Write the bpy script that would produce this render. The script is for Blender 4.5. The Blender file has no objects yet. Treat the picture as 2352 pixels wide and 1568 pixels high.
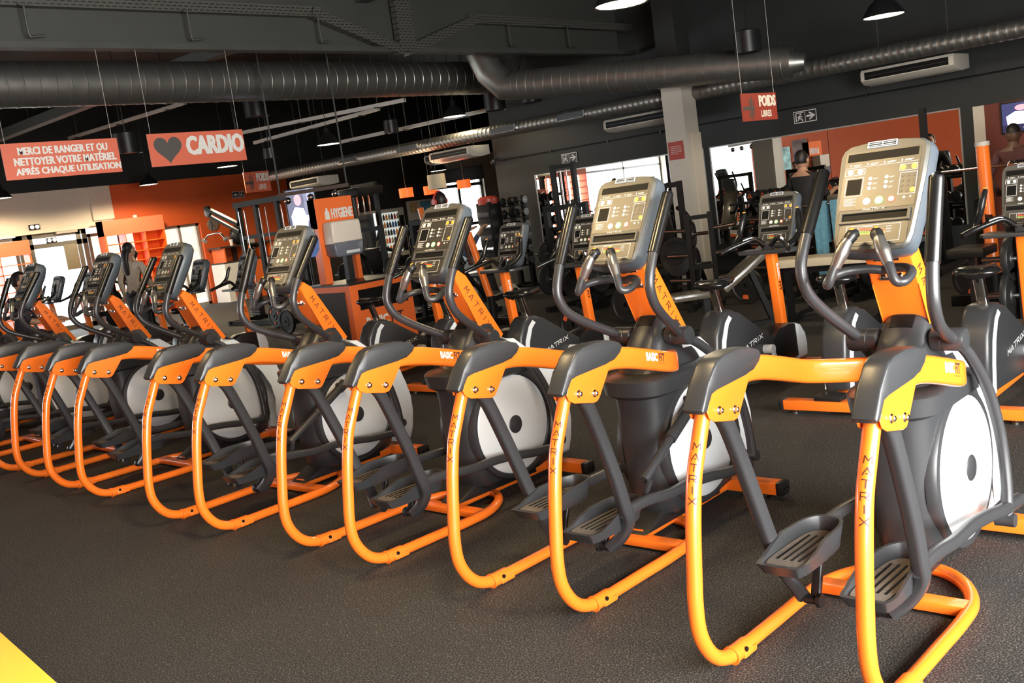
import bpy, bmesh, math, random
from mathutils import Vector, Matrix

# ---------------------------------------------------------------- camera, world, daylight, exposure
S = bpy.context.scene
COL = S.collection
PITCH, ROLL, YAW = math.radians(-7.957320898), math.radians(-7.923431778), math.radians(45.5)
FPX, CAMH = 2316.31, 1.61207
_c, _s = math.cos(-YAW), math.sin(-YAW)
RZ = Matrix(((_c, -_s, 0), (_s, _c, 0), (0, 0, 1)))
_fw = Vector((0, math.cos(PITCH), math.sin(PITCH)))
_rt = Vector((1, 0, 0))
_up = _rt.cross(_fw)
CR = RZ @ (math.cos(ROLL) * _rt + math.sin(ROLL) * _up)
CU = RZ @ (-math.sin(ROLL) * _rt + math.cos(ROLL) * _up)
CF = RZ @ _fw
CO = Vector((0, 0, CAMH))
cd = bpy.data.cameras.new('camera')
cam = bpy.data.objects.new('camera', cd)
COL.objects.link(cam)
m = Matrix((CR, CU, -CF)).transposed().to_4x4()
m.translation = CO
cam.matrix_world = m
cd.sensor_width = 36.0
cd.lens = FPX / 2352 * 36.0
cd.clip_start, cd.clip_end = 0.05, 200
S.camera = cam

S.view_settings.view_transform = 'Standard'
S.view_settings.look = 'None'
S.view_settings.gamma = 1.0
S.view_settings.use_curve_mapping = False
S.view_settings.exposure = 0.0

W = bpy.data.worlds.new('sky')
S.world = W
W.use_nodes = True
bg = W.node_tree.nodes['Background']
bg.inputs[0].default_value = (0.86, 0.93, 1.0, 1)
bg.inputs[1].default_value = 9.0

def area_light(name, loc, aim, sx, sy, power, color):
    l = bpy.data.lights.new(name, 'AREA')
    l.shape = 'RECTANGLE'; l.size = sx; l.size_y = sy; l.energy = power; l.color = color
    o = bpy.data.objects.new(name, l); COL.objects.link(o)
    o.location = loc
    o.rotation_euler = (Vector(aim) - Vector(loc)).to_track_quat('-Z', 'Y').to_euler()
    return o
# daylight: glazing along the right-hand wall and the left-hand shop front
LR = area_light('daylight_right', (1.4, -2.75, 1.7), (1.4, 0, 1.35), 6.4, 2.7, 1650, (1.0, 0.97, 0.92))
LL = area_light('daylight_left', (-1.4, 24.3, 1.5), (-1.4, 20, 1.3), 10.5, 2.6, 380, (0.96, 0.98, 1.0))

FAR, LEFT, RIGHT, REAR, END, CEIL = 14.0, 24.0, -2.5, -7.0, 27.0, 5.6
CORNER = 13.56

def at(u, v, ax, val):
    """point where the sight line of photo pixel (u, v) meets the plane coordinate[ax] = val"""
    d = CF + CR * ((u - 1176) / FPX) - CU * ((v - 784) / FPX)
    return CO + d * ((val - CO[ax]) / d[ax])
def atd(u, v, dist):
    d = (CF + CR * ((u - 1176) / FPX) - CU * ((v - 784) / FPX)).normalized()
    return CO + d * dist

# ---------------------------------------------------------------- materials
MATS = {}
def mat(name, col, rough=0.5, metal=0.0, coat=0.0, emit=None, es=0.0, noise=0.0, nscale=40.0, bump=0.0, spec=0.5, rnoise=0.0):
    if name in MATS: return MATS[name]
    m = bpy.data.materials.new(name); m.use_nodes = True
    nt = m.node_tree; b = nt.nodes['Principled BSDF']
    b.inputs['Base Color'].default_value = (*col, 1)
    b.inputs['Roughness'].default_value = rough
    b.inputs['Metallic'].default_value = metal
    b.inputs['Specular IOR Level'].default_value = spec
    if coat:
        b.inputs['Coat Weight'].default_value = coat; b.inputs['Coat Roughness'].default_value = 0.08
    if emit:
        b.inputs['Emission Color'].default_value = (*emit, 1); b.inputs['Emission Strength'].default_value = es
    if noise or bump or rnoise:
        tc = nt.nodes.new('ShaderNodeTexCoord')
        n = nt.nodes.new('ShaderNodeTexNoise'); n.inputs['Scale'].default_value = nscale; n.inputs['Detail'].default_value = 3
        nt.links.new(tc.outputs['Object'], n.inputs['Vector'])
        if noise:
            mx = nt.nodes.new('ShaderNodeMixRGB'); mx.blend_type = 'MULTIPLY'; mx.inputs['Fac'].default_value = 1
            mx.inputs[1].default_value = (*col, 1)
            r = nt.nodes.new('ShaderNodeMapRange'); r.inputs['From Min'].default_value = 0.3; r.inputs['From Max'].default_value = 0.7
            r.inputs['To Min'].default_value = 1 - noise; r.inputs['To Max'].default_value = 1 + noise
            nt.links.new(n.outputs['Fac'], r.inputs['Value']); nt.links.new(r.outputs['Result'], mx.inputs[2])
            nt.links.new(mx.outputs[0], b.inputs['Base Color'])
        if bump:
            bp = nt.nodes.new('ShaderNodeBump'); bp.inputs['Strength'].default_value = bump; bp.inputs['Distance'].default_value = 0.004
            nt.links.new(n.outputs['Fac'], bp.inputs['Height']); nt.links.new(bp.outputs['Normal'], b.inputs['Normal'])
        if rnoise:
            r2 = nt.nodes.new('ShaderNodeMapRange'); r2.inputs['To Min'].default_value = rough - rnoise; r2.inputs['To Max'].default_value = rough + rnoise
            nt.links.new(n.outputs['Fac'], r2.inputs['Value']); nt.links.new(r2.outputs['Result'], b.inputs['Roughness'])
    MATS[name] = m
    return m

ORANGE = mat('orange_enamel', (0.86, 0.17, 0.014), 0.3, coat=0.5, rnoise=0.04, nscale=6)
CHAR = mat('charcoal_plastic', (0.028, 0.029, 0.031), 0.36, bump=0.05, nscale=300)
DKGREY = mat('dark_grey_paint', (0.031, 0.031, 0.033), 0.34, rnoise=0.04, nscale=12)
BLACK = mat('black_plastic', (0.010, 0.010, 0.0105), 0.38, rnoise=0.05, nscale=20)
RUBBER = mat('black_rubber', (0.007, 0.007, 0.007), 0.26, rnoise=0.04, nscale=60)
SILVER = mat('silver_plastic', (0.60, 0.62, 0.63), 0.32, rnoise=0.04, nscale=8)
CHROME = mat('chrome', (0.75, 0.74, 0.72), 0.12, metal=1.0, rnoise=0.03, nscale=10)
CONS = mat('console_grey', (0.055, 0.053, 0.045), 0.48, rnoise=0.03, spec=0.9, nscale=30)
SCREEN = mat('console_overlay', (0.022, 0.020, 0.016), 0.42, rnoise=0.03, spec=1.0, nscale=15)
BLUEGREY = mat('console_shell', (0.06, 0.072, 0.085), 0.33, rnoise=0.04, nscale=20)
WHITE = mat('white_print', (0.75, 0.75, 0.72), 0.5, noise=0.03)
BTN = mat('button_white', (0.7, 0.68, 0.6), 0.35, noise=0.03)
AMBER = mat('button_amber', (0.85, 0.42, 0.05), 0.35, noise=0.03)
GREEN = mat('ring_green', (0.15, 0.4, 0.12), 0.4, noise=0.03)
RED = mat('ring_red', (0.6, 0.07, 0.04), 0.4, noise=0.03)
YELLOW = mat('chart_yellow', (0.8, 0.55, 0.1), 0.4, noise=0.03)
LETTER = mat('dark_red_lettering', (0.06, 0.010, 0.008), 0.5, noise=0.05)
NAVY = mat('dark_lettering', (0.05, 0.015, 0.02), 0.45, noise=0.05)
VOID = mat('black_recess', (0.005, 0.005, 0.005), 0.5, noise=0.1, spec=0.15)
TREAD = mat('pedal_tread', (0.11, 0.095, 0.08), 0.6, noise=0.2, nscale=90, bump=0.2)

# ---------------------------------------------------------------- mesh helpers
def V(*a): return Vector(a)
def finish(name, bm, m, parent=None, loc=None, smooth=30):
    bmesh.ops.recalc_face_normals(bm, faces=bm.faces[:])
    me = bpy.data.meshes.new(name)
    if smooth:
        c = math.cos(math.radians(smooth))
        for f in bm.faces: f.smooth = True
        for e in bm.edges:
            if len(e.link_faces) == 2 and e.link_faces[0].normal.dot(e.link_faces[1].normal) < c: e.smooth = False
    bm.to_mesh(me); bm.free()
    for x in (m if isinstance(m, (list, tuple)) else [m]): me.materials.append(x)
    o = bpy.data.objects.new(name, me); COL.objects.link(o)
    if parent is not None: o.parent = parent
    if loc is not None: o.location = loc
    return o
def B(): return bmesh.new()
def tag(o, label, cat, group=None, kind=None):
    if label: o['label'] = label
    if cat: o['category'] = cat
    if group: o['group'] = group
    if kind: o['kind'] = kind
    return o
def thing(name, label, cat, loc=(0, 0, 0), rz=0.0, group=None):
    o = bpy.data.objects.new(name, None); COL.objects.link(o)
    o.empty_display_size = 0.2; o.location = loc; o.rotation_euler = (0, 0, rz)
    return tag(o, label, cat, group)
def struct(name, bm, m, smooth=0):
    o = finish(name, bm, m, smooth=smooth); o['kind'] = 'structure'; return o
def copy_tree(o, parent=None):
    c = o.copy(); COL.objects.link(c)
    if parent is not None: c.parent = parent
    for ch in list(o.children): copy_tree(ch, c)
    return c

def catmull(pts, n=6, closed=False):
    P = [Vector(p) for p in pts]; out = []
    N = len(P)
    rng = range(N if closed else N - 1)
    for i in rng:
        p1, p2 = P[i], P[(i + 1) % N]
        p0 = P[i - 1] if (i > 0 or closed) else p1 + (p1 - p2)
        p3 = P[(i + 2) % N] if (i + 2 < N or closed) else p2 + (p2 - p1)
        for k in range(n):
            t = k / n
            out.append(0.5 * ((2 * p1) + (p2 - p0) * t + (2 * p0 - 5 * p1 + 4 * p2 - p3) * t * t + (3 * p1 - p0 - 3 * p2 + p3) * t ** 3))
    if not closed: out.append(P[-1].copy())
    return out
def frames(P, up=None, closed=False):
    n = len(P); T = []
    for i in range(n):
        a = P[i - 1] if (i > 0 or closed) else P[i]
        b = P[(i + 1) % n] if (i < n - 1 or closed) else P[i]
        T.append((b - a).normalized())
    F = []
    if up is not None:
        up = Vector(up)
        for t in T:
            s = t.cross(up)
            if s.length < 1e-4: s = t.orthogonal()
            s.normalize(); F.append((s, s.cross(t).normalized()))
    else:
        u = T[0].orthogonal().normalized()
        for i, t in enumerate(T):
            if i:
                q = T[i - 1].rotation_difference(t); u = q @ u
            u = (u - t * u.dot(t)).normalized()
            F.append((u, t.cross(u)))
    return T, F
def sweep(bm, P, section, up=None, closed=False, scale=None, mi=0):
    """section: list of (a, b) offsets along the frame's side and up axes"""
    P = [Vector(p) for p in P]
    T, F = frames(P, up, closed); rings = []
    for i, p in enumerate(P):
        k = scale[i] if scale else 1.0
        ka, kb = k if isinstance(k, tuple) else (k, k)
        rings.append([bm.verts.new(p + F[i][0] * a * ka + F[i][1] * b * kb) for a, b in section])
    m = len(section); n = len(P)
    fs = []
    for i in range(n if closed else n - 1):
        r0, r1 = rings[i], rings[(i + 1) % n]
        for j in range(m):
            fs.append(bm.faces.new((r0[j], r0[(j + 1) % m], r1[(j + 1) % m], r1[j])))
    if not closed:
        fs.append(bm.faces.new(rings[0][::-1])); fs.append(bm.faces.new(rings[-1]))
    for f in fs: f.material_index = mi
    return fs
def circ(r, n=12): return [(r * math.cos(2 * math.pi * k / n), r * math.sin(2 * math.pi * k / n)) for k in range(n)]
def rrect(w, h, r, n=3):
    out = []
    for cx, cy, a0 in ((w / 2 - r, h / 2 - r, 0), (-w / 2 + r, h / 2 - r, 90), (-w / 2 + r, -h / 2 + r, 180), (w / 2 - r, -h / 2 + r, 270)):
        for k in range(n + 1):
            a = math.radians(a0 + 90 * k / n); out.append((cx + r * math.cos(a), cy + r * math.sin(a)))
    return out
def tube(bm, pts, r, n=12, k=6, closed=False, mi=0, rad=None):
    P = catmull(pts, k, closed) if k > 1 else [Vector(p) for p in pts]
    sc = None
    if rad:
        m = len(P); sc = []
        for i in range(m):
            t = i / (m - 1) * (len(rad) - 1); a = int(min(t, len(rad) - 2)); sc.append((rad[a] + (rad[a + 1] - rad[a]) * (t - a)))
    return sweep(bm, P, circ(r, n), None, closed, sc, mi)
def bar(bm, a, b, w, h=None, up=(0, 0, 1), r=0.0, mi=0):
    h = h or w
    sec = rrect(w, h, r) if r else [(w / 2, h / 2), (-w / 2, h / 2), (-w / 2, -h / 2), (w / 2, -h / 2)]
    return sweep(bm, [a, b], sec, up, mi=mi)
def rod(bm, a, b, r, n=10, mi=0): return sweep(bm, [a, b], circ(r, n), mi=mi)
def box(bm, c, s, bev=0.0, rz=0.0, M=None, mi=0, seg=2):
    r = bmesh.ops.create_cube(bm, size=1.0)
    mm = Matrix.Translation(c) @ (M.to_4x4() if M else Matrix.Rotation(rz, 4, 'Z')) @ Matrix.Diagonal((*s, 1))
    bmesh.ops.transform(bm, matrix=mm, verts=r['verts'])
    fs = list({f for v in r['verts'] for f in v.link_faces})
    for f in fs: f.material_index = mi
    if bev:
        es = list({e for f in fs for e in f.edges})
        g = bmesh.ops.bevel(bm, geom=es, offset=bev, segments=seg, affect='EDGES', profile=0.6)
        for f in g['faces']: f.material_index = mi
    return fs
def box2(bm, a, b, bev=0.0, mi=0):
    a, b = Vector(a), Vector(b)
    return box(bm, (a + b) / 2, [abs(b[i] - a[i]) for i in range(3)], bev, mi=mi)
def prism(bm, pts, axis, d0, d1, bev=0.0, mi=0, seg=2):
    """pts: outline in the plane across axis ('x': (y,z), 'y': (x,z), 'z': (x,y))"""
    def mk(p, d): return {'x': (d, p[0], p[1]), 'y': (p[0], d, p[1]), 'z': (p[0], p[1], d)}[axis]
    a = [bm.verts.new(mk(p, d0)) for p in pts]; b = [bm.verts.new(mk(p, d1)) for p in pts]
    n = len(pts)
    fs = [bm.faces.new(a[::-1]), bm.faces.new(b)]
    for i in range(n): fs.append(bm.faces.new((a[i], a[(i + 1) % n], b[(i + 1) % n], b[i])))
    for f in fs: f.material_index = mi
    if bev:
        es = [e for e in set(fs[0].edges) | set(fs[1].edges)]
        g = bmesh.ops.bevel(bm, geom=es, offset=bev, segments=seg, affect='EDGES', profile=0.55)
        for f in g['faces']: f.material_index = mi
    return fs
def loft(bm, rings, mi=0, caps=True, closed=True):
    R = [[bm.verts.new(p) for p in r] for r in rings]
    m = len(R[0]); fs = []
    for i in range(len(R) - 1):
        for j in range(m if closed else m - 1):
            fs.append(bm.faces.new((R[i][j], R[i][(j + 1) % m], R[i + 1][(j + 1) % m], R[i + 1][j])))
    if caps:
        fs.append(bm.faces.new(R[0][::-1])); fs.append(bm.faces.new(R[-1]))
    for f in fs: f.material_index = mi
    return fs
def lathe(bm, prof, c=(0, 0, 0), axis='z', n=24, mi=0, cap=True):
    """prof: list of (r, h) along the axis"""
    def mk(r, h, a):
        x, y = r * math.cos(a), r * math.sin(a)
        return Vector(c) + {'z': Vector((x, y, h)), 'y': Vector((x, h, y)), 'x': Vector((h, x, y))}[axis]
    rings = [[mk(max(r, 1e-4), h, 2 * math.pi * k / n) for k in range(n)] for r, h in prof]
    return loft(bm, rings, mi, cap)
def ball(bm, c, r, n=10, mi=0, M=None):
    s = r if isinstance(r, (tuple, list)) else (r, r, r)
    g = bmesh.ops.create_uvsphere(bm, u_segments=n * 2, v_segments=n, radius=1.0)
    mm = Matrix.Translation(c) @ (M.to_4x4() if M else Matrix.Identity(4)) @ Matrix.Diagonal((*s, 1))
    bmesh.ops.transform(bm, matrix=mm, verts=g['verts'])
    for f in {f for v in g['verts'] for f in v.link_faces}: f.material_index = mi
def disc(bm, c, n, r, t=0.001, seg=16, mi=0, u=None):
    """thin round plate whose face looks along n"""
    c, n = Vector(c), Vector(n).normalized()
    rod(bm, c, c + n * t, r, seg, mi)

# lettering ------------------------------------------------------------------
_TX = {}
def text2d(s, bold=0.0):
    if (s, bold) in _TX: return _TX[(s, bold)]
    cu = bpy.data.curves.new('t', 'FONT'); cu.body = s; cu.size = 1.0; cu.offset = bold; cu.resolution_u = 2
    ob = bpy.data.objects.new('t', cu)
    me = bpy.data.meshes.new_from_object(ob)
    vs = [(v.co.x, v.co.y) for v in me.vertices]; fs = [tuple(p.vertices) for p in me.polygons]
    bpy.data.objects.remove(ob); bpy.data.curves.remove(cu); bpy.data.meshes.remove(me)
    x0, x1 = min(v[0] for v in vs), max(v[0] for v in vs); y0, y1 = min(v[1] for v in vs), max(v[1] for v in vs)
    r = ([((x - x0) / (x1 - x0), (y - y0) / (y1 - y0)) for x, y in vs], fs)
    _TX[(s, bold)] = r
    return r
def letters(bm, s, fn, w, h, bold=0.02, mi=0, fat=0.0):
    """flat lettering: fn maps (0..w, 0..h) to a point"""
    vs, fs = text2d(s, bold)
    if fat:
        o = fn(0, 0); nn = (fn(.01, 0) - o).cross(fn(0, .01) - o).normalized()
        for k, e in ((1, -fat), (2, fat)): letters(bm, s, lambda a, b: fn(a + e, b) + nn * .0007 * k, w, h, bold, mi)
    R = [bm.verts.new(fn(x * w, y * h)) for x, y in vs]
    for f in fs:
        try: bm.faces.new([R[i] for i in f]).material_index = mi
        except ValueError: pass
STROKES = {'M': [[(0, 0), (0.1, 1), (0.5, 0.35), (0.9, 1), (1, 0)]], 'A': [[(0, 0), (0.5, 1), (1, 0)], [(0.4, 0.2), (0.6, 0.2)]],
           'T': [[(0, 1), (1, 1)], [(0.5, 1), (0.5, 0)]], 'R': [[(0, 0), (0, 1), (0.85, 1), (0.95, 0.75), (0.85, 0.5), (0.1, 0.5)], [(0.45, 0.5), (1, 0)]],
           'I': [[(0.5, 0), (0.5, 1)]], 'X': [[(0, 0), (1, 1)], [(0, 1), (1, 0)]]}
def stroke_word(bm, word, fn, h, w=None, gap=None, t=None, vertical=False, mi=0, sub=1):
    """drawn letters; fn(a, b): a along the reading direction, b up the letter"""
    w = w or h; gap = gap or h * 0.5; t = t or h * 0.13
    x = 0.0
    for ch in word:
        cw = w * (0.4 if ch == 'I' and not vertical else 1.0)
        for pl in STROKES[ch]:
            pts = [Vector((p[0] * cw, p[1] * h)) for p in pl]
            for a, b in zip(pts, pts[1:]):
                d = (b - a).normalized(); nn = Vector((-d.y, d.x)) * t / 2; a2, b2 = a - d * t * .35, b + d * t * .35
                for k in range(sub):
                    c0, c1 = a2.lerp(b2, k / sub), a2.lerp(b2, (k + 1) / sub); q = [c0 + nn, c0 - nn, c1 - nn, c1 + nn]
                    if vertical: bm.faces.new([bm.verts.new(fn(p.x, p.y - x)) for p in q]).material_index = mi
                    else: bm.faces.new([bm.verts.new(fn(p.x + x, p.y)) for p in q]).material_index = mi
        x += (h if vertical else cw) + gap
    return x - gap
PULSE = mat('pulse_grip_metal', (.33, .32, .30), .3, metal=.9, rnoise=.05, nscale=20)
# ---------------------------------------------------------------- elliptical trainers (x forward, y left, z up)
CP0 = V(0.864, 0, 1.403); CUP = V(0.507, 0, 0.862); CN = V(-0.862, 0, 0.507)
def cface(y, v, n=0.0): return CP0 + V(0, y, 0) + CUP * v + CN * n
def rect_on(bm, y0, v0, y1, v1, n0, n1, mi=0, fp=cface, r=0.0):
    w, h = abs(y1 - y0), abs(v1 - v0); cy, cv = (y0 + y1) / 2, (v0 + v1) / 2
    o = rrect(w, h, r) if r else [(w / 2, h / 2), (-w / 2, h / 2), (-w / 2, -h / 2), (w / 2, -h / 2)]
    loft(bm, [[fp(cy + a, cv + b, n0) for a, b in o], [fp(cy + a, cv + b, n1) for a, b in o]], mi)
def frame_on(bm, y0, v0, y1, v1, t, n0, n1, mi=0, fp=cface):
    lo, hi = min(y0, y1), max(y0, y1); a, b = min(v0, v1), max(v0, v1)
    for q in ((lo, a, hi, a + t), (lo, b - t, hi, b), (lo, a + t, lo + t, b - t), (hi - t, a + t, hi, b - t)): rect_on(bm, *q, n0, n1, mi, fp)

def build_console(root, fp, n_out, shell, deep=0.115, name='console', kind='elliptical'):
    """console in face coordinates fp(y, v, n); y left, v up the face, n out of the face"""
    out = [(-.157, .225), (-.148, .248), (-.128, .262), (-.07, .270), (0, .273), (.07, .270), (.128, .262), (.148, .248), (.157, .225), (.154, .12), (.146, 0), (.138, -.10), (.130, -.132), (.112, -.150),
           (.05, -.157), (0, -.158), (-.05, -.157), (-.112, -.150), (-.130, -.132), (-.138, -.10), (-.146, 0), (-.154, .12)]
    def rect_on(*a, **k): return globals()['rect_on'](*a, fp=fp, **k)
    def frame_on(*a): return globals()['frame_on'](*a, fp=fp)
    cv = 0.06
    def ring(sy, sv, n, sh=0): return [fp(y * sy, cv + sh + (v - cv) * sv, n) for y, v in out]
    bm = B()
    loft(bm, [ring(.97, .975, .004), ring(1.0, 1.0, -.004), ring(1.02, 1.0, -.010)], 0, caps=True)
    body = finish(name, bm, CONS, root, smooth=40)
    bm = B()
    loft(bm, [ring(1.03, 1.01, -.010), ring(1.085, 1.02, -.035), ring(1.09, 1.02, -.058), ring(1.0, .97, -.085, -.005), ring(.7, .72, -deep, -.02)])
    finish('rear_shell', bm, BLUEGREY, body, smooth=40)
    bm = B(); rect_on(bm, -.136, .002, .136, .232, .003, .0052, r=.008); finish('screen_overlay', bm, SCREEN, body, smooth=0)
    bm = B()
    rect_on(bm, -.128, .194, .128, .226, .005, .0056); finish('display_window', bm, VOID, body, smooth=0)
    bm = B()
    for k in range(4):
        y = .115 - k * .062
        rect_on(bm, y, .176, y - .004, .184, .005, .0058); rect_on(bm, y - .012, .180, y - .042, .1815, .005, .0058); rect_on(bm, y - .012, .176, y - .036, .1775, .005, .0058)
    rect_on(bm, .131, .1705, -.131, .1715, .005, .0058)
    for q in ((.131, .139, .057, .164), (-.068, .137, -.130, .163), (-.073, .046, -.133, .130), (.123, .056, .058, .129)): frame_on(bm, *q, .0016, .005, .0058)
    for k in range(3):
        for yy in (.033, -.0255):
            rect_on(bm, yy - .011, .1195 - k * .019, yy - .028, .1205 - k * .019, .005, .0058); rect_on(bm, yy - .011, .1165 - k * .019, yy - .024, .1173 - k * .019, .005, .0058)
    for k in range(5): rect_on(bm, .120, .045 - k * .006, .075 + (k % 2) * .012, .047 - k * .006, .005, .0058)
    finish('printed_legend', bm, WHITE, body, smooth=0)
    bm = B()
    for k in range(3):
        for j in range(4):
            disc(bm, fp(-.082 - k * .021, .118 - j * .0195, .005), n_out, .0062, .0012, 10)
    finish('keypad', bm, CONS, body, smooth=0)
    bm = B(); rect_on(bm, .117, .062, .064, .123, .005, .0056); finish('small_display', bm, VOID, body, smooth=0)
    for yy, vv, r, mm in ((.111, .152, .0105, BTN), (.074, .152, .0105, BTN), (-.080, .150, .0105, AMBER), (-.119, .150, .0105, AMBER), (-.123, .060, .0095, AMBER)):
        bm = B(); disc(bm, fp(yy, vv, .005), n_out, r, .0018, 14); finish('round_button', bm, mm, body, smooth=0)
    for k in range(3):
        for yy in (.033, -.0255):
            bm = B(); disc(bm, fp(yy, .120 - k * .019, .005), n_out, .0068, .0018, 12); finish('program_button', bm, BTN, body, smooth=0)
    for yy, rr, mm in ((.036, .0135, BTN), (-.009, .0165, GREEN), (-.053, .0135, RED)):
        bm = B(); disc(bm, fp(yy, .032, .005), n_out, rr, .0014, 18, 1); disc(bm, fp(yy, .032, .0064), n_out, rr - .0035, .0012, 16, 0); finish('control_button', bm, [BTN, mm], body, smooth=0)
    bm = B(); disc(bm, fp(-.097, .034, .005), n_out, .005, .001, 10); finish('fan_button', bm, BTN, body, smooth=0)
    bm = B(); disc(bm, fp(-.119, .035, .005), n_out, .005, .001, 3); finish('fan_button', bm, BTN, body, smooth=0)
    # reading tray, lower panel, vent, lettering
    bm = B(); frame_on(bm, .125, -.006, -.126, -.052, .008, .003, .012); rect_on(bm, .118, -.012, -.118, -.044, .003, .0045, 1, r=.006); finish('tray_slot', bm, [CONS, VOID], body, smooth=0)
    bm = B(); rect_on(bm, .120, -.056, -.124, -.138, .003, .006, r=.012); finish('lower_panel', bm, SCREEN, body, smooth=0)
    bm = B(); frame_on(bm, .094, -.062, -.10, -.127, .0014, .006, .0068)
    rect_on(bm, .045, -.066, .0, -.068, .006, .0068); rect_on(bm, .052, -.068, .0505, -.098, .006, .0068)
    for k in range(3): rect_on(bm, -.05, -.070 - k * .010, -.068, -.0725 - k * .010, .006, .0068)
    finish('panel_print', bm, WHITE, body, smooth=0)
    bm = B()
    for k in range(10):
        y = .044 - k * .0092; hgt = .026 - k * .0012
        rect_on(bm, y, -.098, y - .0075, -.098 + .006, .006, .0068, 0); rect_on(bm, y, -.092, y - .0075, -.098 + hgt * .6, .006, .0068, 1); rect_on(bm, y, -.098 + hgt * .6, y - .0075, -.098 + hgt, .006, .0068, 2)
    finish('heart_rate_chart', bm, [YELLOW, GREEN, RED], body, smooth=0)
    bm = B(); frame_on(bm, .060, .243, -.046, .266, .0022, .003, .009)
    for k in range(1, 3): rect_on(bm, .058, .243 + k * .0077 - .0008, -.044, .243 + k * .0077 + .0008, .004, .008)
    rect_on(bm, .008, .243, .006, .266, .004, .0085); rect_on(bm, .058, .245, -.044, .264, .003, .0042, 1)
    finish('air_vent', bm, [SILVER, VOID], body, smooth=0)
    bm = B(); stroke_word(bm, 'MATRIX', lambda a, b: fp(.044 - a, -.0045 + b, .0068), .0085, .013, .0018, .0018); finish('lettering', bm, WHITE, body, smooth=0)
    return body

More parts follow.
